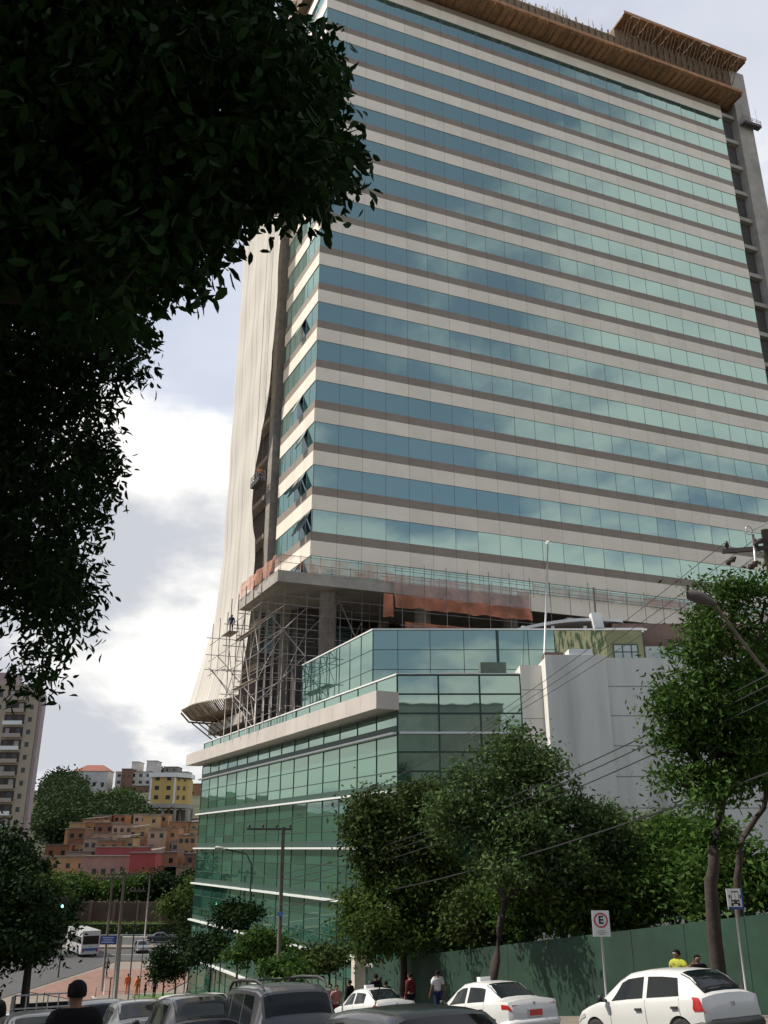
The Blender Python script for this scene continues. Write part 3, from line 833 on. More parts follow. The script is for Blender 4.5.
# ------------------------------------------------------------------ scaffolding
M_tube = mat('scaffold_tube', (.27, .25, .23), .5, metal=.3, var=.25, scale=2, dirt=(.2, .12, .08, .5))
sc = thing('scaffold', TP(2, -4.5, 8.6), 'grey tube scaffold propping the concrete slab above the glass roof', 'scaffolding')
def pole(a, b, r=.055, nm='standard', par=None):
    m = MB(); m.smooth = True; m.tube([a, b], r*.8, 6); m.build(nm, M_tube, par or sc)
sg = [0, 2.2, 4.4, 6.6, 8.8]; tg = [-4.2, -2.2, -.2, 1.9]
top = 20.95
for i, s in enumerate(sg):
    for j, t in enumerate(tg[:3] if i else tg):
        tt = top if t > -3.3 else 21.6
        pole(TP(s, t, 8.7), TP(s, t, tt+rnd.uniform(0, .3)*(t < -3.3)))
zl = [10.6, 12.8, 15.0, 17.2, 19.2]
for z in zl:
    for t in (-4.2, -2.2):
        if z < 11 and t == -4.2: continue
        pole(TP(-.4, t, z), TP(9.3, t, z), .045, 'ledger')
for z in zl[1:]:
    for s in (0, 4.4, 8.8): pole(TP(s, -4.8, z+.1), TP(s, 2.2, z+.1), .045, 'transom')
br = [((0, 9.0), (2.2, 12.8)), ((2.2, 9.0), (4.4, 12.8)), ((4.4, 9.2), (6.6, 12.8)), ((0, 15), (2.2, 19.2)), ((2.2, 15), (0, 19.2)), ((4.4, 15), (6.6, 19.2)), ((6.6, 15), (4.4, 19.2)), ((8.8, 12.8), (6.6, 15)), ((2.2, 12.8), (4.4, 17)), ((6.6, 12.8), (8.8, 17))]
for (a, b) in br: pole(TP(a[0], -4.2, a[1]), TP(b[0], -4.2, b[1]), .045, 'brace')
for (t, z, t2, z2) in ((-4.2, 15, -.2, 19.2), (-.2, 15, -4.2, 19.2), (-4.2, 11, -.2, 15), (2.5, 20.5, 5.8, 13.8)): pole(TP(0, t, z), TP(0, t2, z2), .06, 'brace')
for (s, t) in ((1.1, -3.2), (3.3, -3.2), (5.5, -1.2), (7.7, -3.2), (7.7, -1.2)): pole(TP(s, t, 8.7), TP(s, t, 20.9), .045)
for z in (11.7, 14.1, 18.2): pole(TP(-.4, -3.2, z), TP(9.2, -3.2, z), .04, 'ledger'); pole(TP(5.5, -4.8, z), TP(5.5, 1.6, z), .04, 'transom')
for t in (2.9, 4.9, 6.6):
    for s in (.2, 2.4): pole(TP(s, t, 13.0), TP(s, t, 20.9), .045)
for z in (14.6, 16.6, 18.6, 20.1): pole(TP(.1, -4.5, z), TP(.1, 7.4, z), .04, 'ledger'); pole(TP(2.5, -1, z-.2), TP(2.5, 7.4, z-.2), .035, 'ledger')
for (a, b) in (((-4.2, 12.8), (-2.2, 17)), ((-2.2, 12.8), (-.2, 17)), ((2.9, 14), (4.9, 18.6)), ((4.9, 14), (6.6, 18.6)), ((.9, 18.6), (2.9, 14.2)), ((-.2, 17), (2.9, 20.2))): pole(TP(.05, a[0], a[1]), TP(.05, b[0], b[1]), .04, 'brace')
for z in (12.9, 17.3):
    m = MB(); m.para(TP(1, -4.3, z+.1), V((LD.x, LD.y, 0))*6, V((FD.x, FD.y, 0))*.6, V((0, 0, .05))); m.build('plank', M_bd, sc)
# outrigger frames at the far left of the slab
so_ = thing('scaffold', TP(11, -5.2, 14), 'light tube scaffold outrigger with diagonal props against the cream net', 'scaffolding')
for s in (9.5, 12, 14.5): pole(TP(s, -4.3, 15.2), TP(s, -4.3, 20.6), .045, 'standard', so_)
for z in (15.6, 17.0, 18.6): pole(TP(9, -4.3, z), TP(15.4, -4.3, z), .04, 'ledger', so_); pole(TP(12, -5.5, z), TP(12, -1.5, z), .04, 'transom', so_)
pole(TP(14, -4.3, 16), TP(9.8, -1.3, 10.2), .05, 'brace', so_); pole(TP(12.2, -4.3, 17), TP(9.6, -1.3, 12.6), .05, 'brace', so_)
pole(TP(15.2, -4.3, 16.4), TP(11, -1.2, 11.5), .05, 'brace', so_)
# long scaffold under the orange net along the front
s3 = thing('scaffold', TP(-1.6, 8, 14), 'row of thin rusty scaffold tubes standing before the orange nets', 'scaffolding')
for k in range(16):
    t = 7.8+k*2.15; pole(TP(-1.7, t, 13.9), TP(-1.7, t, 23.2+rnd.uniform(0, .7)), .035, 'standard', s3)
for z in (16.0, 19.3, 22.9, 23.3): pole(TP(-1.7, 7, z), TP(-1.7, 41, z), .03, 'ledger', s3)
pole(TP(-1.75, 7.6, 18.0), TP(-1.75, 15.5, 18.0), .06, 'ledger', s3)
for k in range(0, 15, 2):
    t = 7.8+k*2.15; pole(TP(-1.72, t, 13.9), TP(-1.72, t+2.15, 18.0), .028, 'brace', s3)
# guard rail + orange mesh
def mesh_net(name, col, alpha):
    m, nt, b = nmat(name); N = nt.nodes; L = nt.links
    b.inputs['Roughness'].default_value = .8
    tc = N.new('ShaderNodeTexCoord'); n = N.new('ShaderNodeTexNoise'); n.inputs['Scale'].default_value = .45; n.inputs['Detail'].default_value = 5
    L.new(tc.outputs['Object'], n.inputs['Vector']); r = N.new('ShaderNodeMapRange'); L.new(n.outputs['Fac'], r.inputs[0])
    r.inputs[1].default_value = .38; r.inputs[2].default_value = .62; r.inputs[3].default_value = alpha[0]; r.inputs[4].default_value = alpha[1]
    n2 = N.new('ShaderNodeTexNoise'); n2.inputs['Scale'].default_value = 1.7; L.new(tc.outputs['Object'], n2.inputs['Vector'])
    mx = N.new('ShaderNodeMix'); mx.data_type = 'RGBA'; L.new(n2.outputs['Fac'], mx.inputs[0]); mx.inputs[6].default_value = (*col, 1); mx.inputs[7].default_value = (col[0]*.65, col[1]*.7, col[2]*.9, 1)
    L.new(mx.outputs[2], b.inputs['Base Color']); L.new(r.outputs[0], b.inputs['Alpha'])
    return m
M_on = mesh_net('orange_mesh', (.68, .24, .12), (.45, .95)); M_on2 = mesh_net('faded_orange_mesh', (.80, .36, .22), (.05, .75)); M_on3 = mesh_net('pink_faded_mesh', (.66, .42, .32), (.35, .9))
def hang(name, P, s_or_t, rng, z0, z1, label, mt, wav=.12, n=40, nz=6):
    m = MB(); m.smooth = True; vs = []; fs = []
    ph = rnd.uniform(0, 6)
    for j in range(nz+1):
        for i in range(n+1):
            q = rng[0]+(rng[1]-rng[0])*i/n; e = j/nz
            sag = .05*math.sin(q*1.9+ph)+.04*math.sin(q*4.1)
            z = z0+(z1-z0)*e+sag*(1-e)
            vs.append(P(q, z, wav*math.sin(q*2.7+e*2+ph)))
    for j in range(nz):
        for i in range(n): a = j*(n+1)+i; fs.append((a, a+1, a+n+2, a+n+1))
    m.add(vs, fs); return m.build(name, mt, loc=P(rng[0], z0, 0), label=label, cat='safety net')
hang('guard_net', lambda q, z, o: TP(q, -3.25, z, .1+o), 's', (-1, 9.8), 22.0, 23.3, 'orange safety mesh along the left edge of the concrete slab', M_on2)
hang('guard_net', lambda q, z, o: TP(-1.1, q, z, 0, .1+o), 't', (-3.2, 8), 22.0, 23.3, 'faded orange mesh on the short front edge of the slab under the tower corner', M_on2)
hang('guard_net', lambda q, z, o: TP(-1.25, q, z, 0, .2+o), 't', (7.2, 20.8), 20.7, 22.6, 'pinkish upper band of net draped over the slab front', M_on3, .1, 80)
hang('guard_net', lambda q, z, o: TP(-1.3, q, z, 0, .35+o), 't', (7.2, 20.8), 19.6, 20.7, 'bright orange net band hanging right below the pinkish one', M_on, .1, 80)
hang('guard_net', lambda q, z, o: TP(-.7, q, z, 0, .1+o), 't', (8.5, 27), 17.7, 18.6, 'lower thin orange net strip in the shade under the slab', M_on, .1, 80)
hang('guard_net', lambda q, z, o: TP(-1.25, q, z, 0, .1+o), 't', (21.2, 50), 22.4, 23.2, 'faded pink mesh on the long beam at the right of the tower foot', M_on3, .06, 60)
hang('guard_net', lambda q, z, o: TP(-1.9, q, z, 0, .1+o), 't', (5.9, 6.8), 18.5, 20.6, 'small red net scrap hanging beneath the slab edge', M_on, .1, 6)
gr = thing('guard_rail', TP(-1, -3, 22), 'thin tube railing round the slab at the foot of the glass tower', 'railing')
for k in range(5): pole(TP(-1+k*2.6, -3.15, 22), TP(-1+k*2.6, -3.15, 23.4), .035, 'post', gr)
for k in range(30): pole(TP(-1.05, -3+k*1.75, 22), TP(-1.05, -3+k*1.75, 23.5), .03, 'post', gr)
for z in (22.7, 23.35): pole(TP(-1.05, -3.1, z), TP(-1.05, 48, z), .028, 'rail', gr); pole(TP(-1, -3.15, z), TP(9.6, -3.15, z), .028, 'rail', gr)
# long white edge of the lower terrace at the right, and orange-brown tent shape
m = MB(); m.para(TP(-2.6, 24, 17.6), V((FD.x, FD.y, 0))*26, V((-FN.x, -FN.y, 0))*1.4, V((0, 0, .5))); m.build('terrace_edge', M_led, tower)
m = MB(); m.para(TP(-2.5, 24, 18.1), V((FD.x, FD.y, 0))*26, V((-FN.x, -FN.y, 0))*1.2, V((0, 0, 1.9))); m.build('terrace_wall', M_slb, tower)

# ------------------------------------------------------------------ hanging work platforms
def gondola(loc, d, label, w=2.6):
    t = thing('work_platform', loc, label, 'work platform')
    d = V((d.x, d.y, 0)).normalized(); n = V((d.y, -d.x, 0)); o = V(loc)
    m = MB(); m.para(o-d*w/2-n*.35, d*w, n*.7, V((0, 0, .12))); m.build('floor', M_dark, t)
    m = MB()
    for z in (.45, .8, 1.1):
        for e in (-.35, .35): m.tube([o-d*w/2+n*e+V((0, 0, z)), o+d*w/2+n*e+V((0, 0, z))], .03, 5)
        for e in (-w/2, w/2): m.tube([o+d*e-n*.35+V((0, 0, z)), o+d*e+n*.35+V((0, 0, z))], .03, 5)
    for k in range(5):
        for e in (-.35, .35): q = o-d*w/2+d*w*k/4+n*e; m.tube([q, q+V((0, 0, 1.1))], .03, 5)
    m.build('rail', M_tube, t)
    m = MB()
    for e in (-.35, .35): m.para(o-d*w/2+n*e+V((0, 0, .12)), d*w, n*.02, V((0, 0, .35)))
    m.build('toe_board', M_black, t)
    for e in (-w/2+.2, w/2-.2):
        m = MB(); m.tube([o+d*e+V((0, 0, 1.1)), V((o.x+d.x*e, o.y+d.y*e, 96))], .018, 4); m.build('cable', M_black, t)
    return t
gp = TP(11.4, -1.6, at(267, 490, 85).z); gondola(gp, LD, 'suspended work platform with two workers beside the cream net')
gq = TP(-1.1, 60.4, at(745, 128, 95.5).z); gondola(gq, FD, 'suspended work platform high up on the right end pier', 3.0)
# ------------------------------------------------------------------ green street wall
M_gw = mat('green_painted_wall', (.011, .043, .023), .75, var=.4, scale=.9, dirt=(.009, .024, .016, .8), bump=.05)
wl_ = thing('green_wall', street(30, 22, ground(*S2(30, 22))), 'long dark green painted wall stepping down beside the pavement', 'wall')
uS, uE = -14, 45.5
n = 24
for k in range(n):
    u0 = uS+(uE-uS)*k/n; u1 = uS+(uE-uS)*(k+1)/n
    a = street(u0+.01, 22); b = street(u1-.01, 22); za = ground(a.x, a.y); zb = ground(b.x, b.y)
    th = V((.895, .446, 0))*.2; m = MB()
    vs = []
    for (q, z) in ((a, za), (b, zb)):
        for o_ in (V((0, 0, 0)), th): vs += [V((q.x, q.y, z-.4))+o_, V((q.x, q.y, z+2.68))+o_]
    m.add(vs, [(0, 4, 5, 1), (2, 3, 7, 6), (1, 5, 7, 3), (0, 1, 3, 2), (4, 6, 7, 5)])
    m.build('wall_panel', M_gw, wl_)
gp_ = thing('gate_post', street(46.3, 21.6, ground(*S2(46.3, 21.6))), 'narrow white rendered gate post at the end of the green wall', 'post')
p = street(46.3, 21.6); z = ground(p.x, p.y)
m = MB(); m.box((p.x, p.y, z+1.35), (.6, .45, 3.1), R(25)); m.build('shaft', mat('post_render', (.55, .50, .42), .8, dirt=(.3, .26, .2, .5)), gp_)
m = MB(); m.box((p.x, p.y, z+2.96), (.72, .57, .1), R(25)); m.build('cap', M_led, gp_)

# ------------------------------------------------------------------ poles, wires, street furniture
M_woodp = mat('weathered_pole', (.16, .13, .11), .9, var=.3, scale=3, streak=True)
M_ins = mat('brown_insulator', (.06, .035, .03), .3, var=.1)
def upole(name, base, h, arm_z, arm_d, arm_l, label, off=0.0, lean=(0, 0), r=.15, ins=5):
    t = thing(name, base, label, 'pole'); b = V(base); top = b+V((lean[0], lean[1], h))
    m = MB(); m.smooth = True; m.tube([b-V((0, 0, .3)), top], [r, r*.68], 10); m.build('shaft', M_woodp, t)
    d = V((arm_d[0], arm_d[1], 0)).normalized(); c = V((top.x, top.y, arm_z))
    nn = V((-d.y, d.x, 0))
    m = MB(); m.para(c-d*(arm_l/2-off)-nn*(r+.1)-V((0, 0, .06)), d*arm_l, nn*.1, V((0, 0, .12))); arm = m.build('crossarm', M_dark, t)
    pts = []
    for k in range(ins):
        q = c-d*(arm_l/2-off)+d*(.15+(arm_l-.3)*k/(ins-1))-nn*(r+.05)+V((0, 0, .06))
        m = MB(); m.smooth = True; m.lathe(q, [(.03, 0), (.03, .06), (.075, .08), (.06, .14), (.07, .16), (.03, .24)], 8); m.build('insulator', M_ins, arm)
        pts.append(q+V((0, 0, .22)))
    return t, pts, top
pb = at(278, 975, 58); pb.z = ground(pb.x, pb.y)
topz = at(279, 827, 58).z
t1, ip1, tp1 = upole('utility_pole', pb, topz-pb.z, topz-.12, (-1, -.05), 2.8, 'brown utility pole with one crossarm in front of the green glass facade', off=.85, ins=4)
m = MB(); q = V((pb.x, pb.y, at(278, 914, 58).z)); m.box(q-V((0, .17, 0)), (.34, .03, .2)); m.build('plate', mat('blue_plate', (.12, .2, .5), .5), t1)
# small lamp arm at the left of that pole
lb = at(222, 975, 66); lb.z = ground(lb.x, lb.y)
lt = thing('street_lamp', lb, 'small street lamp head on a curved arm before the far left of the glass facade', 'street lamp')
hz = at(219, 849, 66)
m = MB(); m.smooth = True; m.tube([V((lb.x+1.6, lb.y, lb.z)), V((lb.x+1.6, lb.y, hz.z-1)), V((lb.x+1.2, lb.y, hz.z-.3)), hz+V((.4, 0, .0))], .06, 8); m.build('post', mat('lamp_post_green', (.04, .07, .05), .6), lt)
m = MB(); m.smooth = True; m.tube([hz+V((.5, 0, -.02)), hz+V((.2, 0, .02)), hz+V((-.2, 0, .08)), hz+V((-.3, 0, .08))], [.05, .13, .13, .05], 8); m.build('lamp_head', mat('lamp_head_grey', (.35, .35, .3), .5), lt)
# near pole at the right edge
nb = V((10.9, 24.0, ground(10.9, 24))); nz_ = at(760, 540, 24).z
t2, ip2, tp2 = upole('utility_pole', nb, nz_-nb.z+.3, at(760, 550, 24).z, (.96, -.28), 2.6, 'utility pole at the right edge with dark crossarm and insulators above the tree', off=.05, r=.17, ins=4)
c = V((tp2.x, tp2.y, nz_-.2))
m = MB(); m.smooth = True
rg = [c+V((-.55+.1*math.cos(a), -.2, .42+.13*math.sin(a))) for a in [2*math.pi*k/14 for k in range(15)]]
m.tube(rg, .015, 5); m.tube([rg[0], c+V((.5, -.2, .9))], .02, 5); m.tube([c+V((-.5, -.2, -.5)), c+V((-.45, -.2, .3))], .035, 6)
m.build('wire_loop', M_steel, t2)
for (dx, dz) in ((-1.35, -.5), (-.75, -.62), (-.5, .05)):
    m = MB(); m.smooth = True; q = c+V((dx, -.25, dz-.1)); m.tube([q, q+V((.06, 0, .04)), q+V((.12, 0, .09)), q+V((.2, 0, .13)), q+V((.3, 0, .22))], [.03, .1, .05, .09, .02], 8); m.build('strain_insulator', M_ins, t2)
# cobra head lamp
hd = at(700, 598, 22.6)
cl = thing('street_lamp', (hd.x, hd.y, hd.z), 'street lamp head on a long arm poking out of the right hand tree', 'street lamp')
root = V((tp2.x, tp2.y, at(790, 700, 24).z))
m = MB(); m.smooth = True; pts = [root, root.lerp(hd, .35)+V((-.1, 0, .15)), root.lerp(hd, .7)+V((0, 0, .22)), hd+V((.32, 0, -.12))]; m.tube(pts, .042, 8); m.build('arm', M_woodp, cl)
m = MB(); m.smooth = True; dd = V((-.9, -.1, .32)).normalized()
m.tube([hd-dd*.45, hd-dd*.3, hd, hd+dd*.3, hd+dd*.36], [.05, .10, .17, .15, .05], 10); lh = m.build('lamp_head', mat('lamp_grey_brown', (.09, .075, .065), .6), cl)
m = MB(); m.smooth = True; m.tube([hd+V((-.25, 0, .03)), hd+V((-.02, 0, -.06))], [.07, .09], 8); m.build('lens', mat('lamp_lens', (.45, .45, .42), .2), lh)
def wire(a, b, sag, label, r=.014):
    m = MB(); pts = []
    for k in range(21):
        t = k/20; p = V(a).lerp(V(b), t); p.z -= sag*4*t*(1-t); pts.append(p)
    m.tube(pts, r, 5); m.build('overhead_wire', M_black, loc=pts[0], label=label, cat='cable', group=None)
for k in range(3):
    wire(ip2[k], ip1[k], 1.0+.1*k, ['upper overhead wire nearest the street between the two poles', 'upper overhead wire in the middle between the two poles', 'upper overhead wire nearest the wall between the two poles'][k], .01)
lab = ['topmost of the three low cables crossing the pale block', 'middle of the three low cables crossing the pale block', 'lowest of the three low cables crossing the pale block', 'thick black cable sagging across the trees to the far pole']
for k, (py, pz, r) in enumerate(((668, 874, .02), (678, 880, .02), (692, 886, .02), (762, 905, .028))):
    a = V((tp2.x-.15, tp2.y-.1, at(790, py, 24).z)); b = V((tp1.x, tp1.y-.2, at(279, pz, 58).z)); wire(a, b, .7, lab[k], r)
wire(V((lb.x+1.6, lb.y, hz.z-1)), V((tp1.x, tp1.y, at(279, 880, 58).z)), .3, 'short thin cable from the small street lamp to the utility pole', .015)

# ---- signs
def text_mesh(s, size, m, parent, loc, rz, name='lettering', ext=.004):
    cu = bpy.data.curves.new('t', 'FONT'); cu.body = s; cu.size = size; cu.extrude = ext; cu.align_x = 'CENTER'; cu.align_y = 'CENTER'; cu.offset = size*.035
    o = bpy.data.objects.new('t', cu); COL.objects.link(o)
    bpy.context.view_layer.update()
    me = bpy.data.meshes.new_from_object(o.evaluated_get(bpy.context.evaluated_depsgraph_get()))
    bpy.data.objects.remove(o); me.name = name
    me.transform(Matrix.Translation(V(loc)-ORG[parent.name]) @ Matrix.Rotation(rz, 4, 'Z') @ Matrix.Rotation(R(90), 4, 'X'))
    me.materials.clear(); me.materials.append(m)
    q = bpy.data.objects.new(name, me); COL.objects.link(q); q.parent = parent; ORG[q.name] = ORG[parent.name]
    return q
M_sw = mat('sign_white', (.72, .72, .70), .5, var=.04); M_sr = mat('sign_red', (.45, .03, .03), .5); M_sb = mat('sign_black', (.015, .015, .015), .5); M_sbl = mat('sign_blue', (.025, .055, .2), .5)
def signpost(px, py_c, d, h, w, label, nm):
    c = at(px, py_c, d); g = ground(c.x, c.y)
    t = thing(nm, (c.x, c.y, g), label, 'sign')
    m = MB(); m.smooth = True; m.tube([(c.x, c.y+.05, g), (c.x, c.y+.05, c.z+h*.4)], .03, 8); m.build('post', M_steel, t)
    m = MB(); m.box((c.x, c.y, c.z), (w, .02, h)); pn = m.build('panel', M_sw, t)
    return t, pn, c
t, pn, c = signpost(601, 923.5, 26.5, .64, .47, 'parking sign with a black E in a red ring on a thin post', 'parking_sign')
m = MB(); cc = V((c.x, c.y-.012, c.z+.08)); k = 28
vs = []
for i in range(k):
    a = 2*math.pi*i/k
    for rr, y in ((.19, 0), (.15, 0), (.15, -.004), (.19, -.004)): vs.append((cc.x+rr*math.cos(a), cc.y+y, cc.z+rr*math.sin(a)))
m.add(vs, [(i*4+j, ((i+1) % k)*4+j, ((i+1) % k)*4+(j+1) % 4, i*4+(j+1) % 4) for i in range(k) for j in range(4)]); m.build('red_ring', M_sr, pn)
text_mesh('E', .27, M_sb, pn, (cc.x, cc.y-.004, cc.z), 0)
m = MB()
for kk, (dz, w) in enumerate(((-.19, .2), (-.235, .26), (-.275, .15))): m.para((c.x-w/2, c.y-.016, c.z+dz), (w, 0, 0), (0, .005, 0), (0, 0, .018))
m.build('small_print', mat('sign_grey', (.3, .3, .3), .6), pn)
t, pn, c = signpost(735, 899, 25.5, .50, .42, 'bus stop sign with a bus pictogram on a leaning grey post', 'bus_stop_sign')
def sb(x0, z0, x1, z1, m_, nm, y=.016):
    m = MB(); m.para((c.x+x0, c.y-y, c.z+z0), (x1-x0, 0, 0), (0, .005, 0), (0, 0, z1-z0)); return m.build(nm, m_, pn)
sb(-.21, -.249, .21, -.19, M_sbl, 'blue_strip'); sb(.165, -.249, .21, .249, M_sbl, 'blue_edge', .02)
m = MB()
bp = lambda x, z, y=.014: (c.x+x, c.y-y, c.z+z)
m.add([bp(-.11, -.12), bp(.11, -.12), bp(.09, .19), bp(-.09, .19), bp(-.11, -.12, .02), bp(.11, -.12, .02), bp(.09, .19, .02), bp(-.09, .19, .02)], [(4, 5, 6, 7), (0, 1, 5, 4), (1, 2, 6, 5), (2, 3, 7, 6), (3, 0, 4, 7)]); m.build('bus_pictogram', M_sb, pn)
sb(-.085, -.02, -.006, .16, M_sw, 'pictogram_window', .026); sb(.006, -.02, .085, .16, M_sw, 'pictogram_window', .026)
sb(-.12, -.17, -.06, -.12, M_sb, 'pictogram_wheel'); sb(.06, -.17, .12, -.12, M_sb, 'pictogram_wheel'); sb(-.16, .02, -.125, .10, M_sb, 'pictogram_mirror'); sb(.125, .02, .155, .10, M_sb, 'pictogram_mirror')
sb(-.09, -.09, -.04, -.06, M_sw, 'pictogram_lamp', .026); sb(.04, -.09, .09, -.06, M_sw, 'pictogram_lamp', .026)
# blue direction sign at the junction
t, pn, c = signpost(109, 940, 96, .75, 1.7, 'blue street direction sign above the junction at the foot of the street', 'direction_sign')
m = MB(); m.box((c.x, c.y-.015, c.z), (1.72, .02, .77)); m.build('blue_face', M_sbl, pn)
m = MB()
for dz, w in ((.16, 1.1), (-.04, .9), (-.24, 1.2)): m.para((c.x-w/2-.1, c.y-.03, c.z+dz), (w, 0, 0), (0, .004, 0), (0, 0, .1))
m.build('lettering', mat('sign_pale', (.35, .4, .6), .6), pn)
# traffic light
c = at(63, 906, 108); g = ground(c.x, c.y)
t = thing('traffic_light', (c.x, c.y, g), 'traffic light showing green beyond the dark tree', 'traffic light')
m = MB(); m.tube([(c.x+.3, c.y+.2, g), (c.x+.3, c.y+.2, c.z+1)], .08, 8); m.build('post', M_black, t)
m = MB(); m.box((c.x, c.y, c.z+.35), (.4, .3, 1.2)); hs = m.build('housing', M_black, t)
me_, nt, b = nmat('green_signal'); b.inputs['Emission Color'].default_value = (.25, 1, .75, 1); b.inputs['Emission Strength'].default_value = 3.0; b.inputs['Base Color'].default_value = (.1, .6, .4, 1)
m = MB(); m.lathe((c.x, c.y-.2, c.z), [(.15, 0), (.14, .04)], 14, 'Y'); m.build('green_lens', me_, hs)
M_rl = mat('unlit_lens', (.05, .02, .02), .3)
for dz in (.38, .75): m = MB(); m.lathe((c.x, c.y-.2, c.z+dz), [(.14, 0), (.13, .04)], 14, 'Y'); m.build('unlit_lens', M_rl, hs)
# poles and thin lamp posts round the junction
def post(px, pyt, d, label, r=.1, arm=None, nm='utility_pole', mt=None):
    a = at(px, pyt, d); g = ground(a.x, a.y); t = thing(nm, (a.x, a.y, g), label, 'pole')
    m = MB(); m.smooth = True; m.tube([(a.x, a.y, g), (a.x, a.y, a.z)], [r, r*.8], 8); m.build('shaft', mt or M_woodp, t)
    if arm:
        m = MB(); m.para((a.x-arm/2, a.y-.1, a.z-.3), (arm, 0, 0), (0, -.12, 0), (0, 0, .14)); am = m.build('crossarm', M_dark, t)
        for k in range(4):
            m = MB(); m.lathe((a.x-arm/2+.15+(arm-.3)*k/3, a.y-.16, a.z-.16), [(.04, 0), (.07, .05), (.03, .2)], 6); m.build('insulator', M_ins, am)
    return t
post(125, 872, 92, 'tall pole with a crossarm, left of the orange workers', .17, 2.6)
post(113, 876, 98, 'second pole behind, with a crossarm, over the blue sign', .13, 3.0)
post(121, 935, 72, 'pale stout concrete post beside the orange workers', .16, None, mt=M_conc)
post(150, 876, 150, 'pale slim pole before the red house across the avenue', .12, 1.2, mt=M_conc)
post(138, 888, 84, 'thin dark lamp post with a short top bar, above the silver car', .06, 1.4, 'lamp_post', M_black)
post(187, 948, 74, 'thin black post on the lawn nearest the glass building', .045, None, 'lamp_post', M_black)
post(221, 955, 62, 'thin black post under the small trees', .045, None, 'lamp_post', M_black)
post(144, 938, 86, 'thin black post just behind the two orange workers', .04, None, 'lamp_post', M_black)
t = post(111, 978, 70, 'short dark post at the kerb left of the pale concrete post', .05, None, 'parking_post', M_black)

# ------------------------------------------------------------------ people
def skin_mesh(verts, edges, radii, root=0, sub=1):
    me = bpy.data.meshes.new('tmp'); me.from_pydata(verts, edges, [])
    o = bpy.data.objects.new('tmp', me); COL.objects.link(o)
    md = o.modifiers.new('s', 'SKIN'); md.use_smooth_shade = True
    for i, r in enumerate(radii):
        r = r if hasattr(r, '__len__') else (r, r)
        me.skin_vertices[0].data[i].radius = r
    me.skin_vertices[0].data[root].use_root = True
    sb_ = o.modifiers.new('u', 'SUBSURF'); sb_.levels = sub; sb_.render_levels = sub
    bpy.context.view_layer.update()
    r = bpy.data.meshes.new_from_object(o.evaluated_get(bpy.context.evaluated_depsgraph_get()))
    bpy.data.objects.remove(o); bpy.data.meshes.remove(me)
    return r
SK = [mat('skin_brown', (.20, .10, .06), .6), mat('skin_tan', (.38, .22, .15), .6)]
HAIR = mat('dark_hair', (.008, .006, .005), .8, spec=.15)
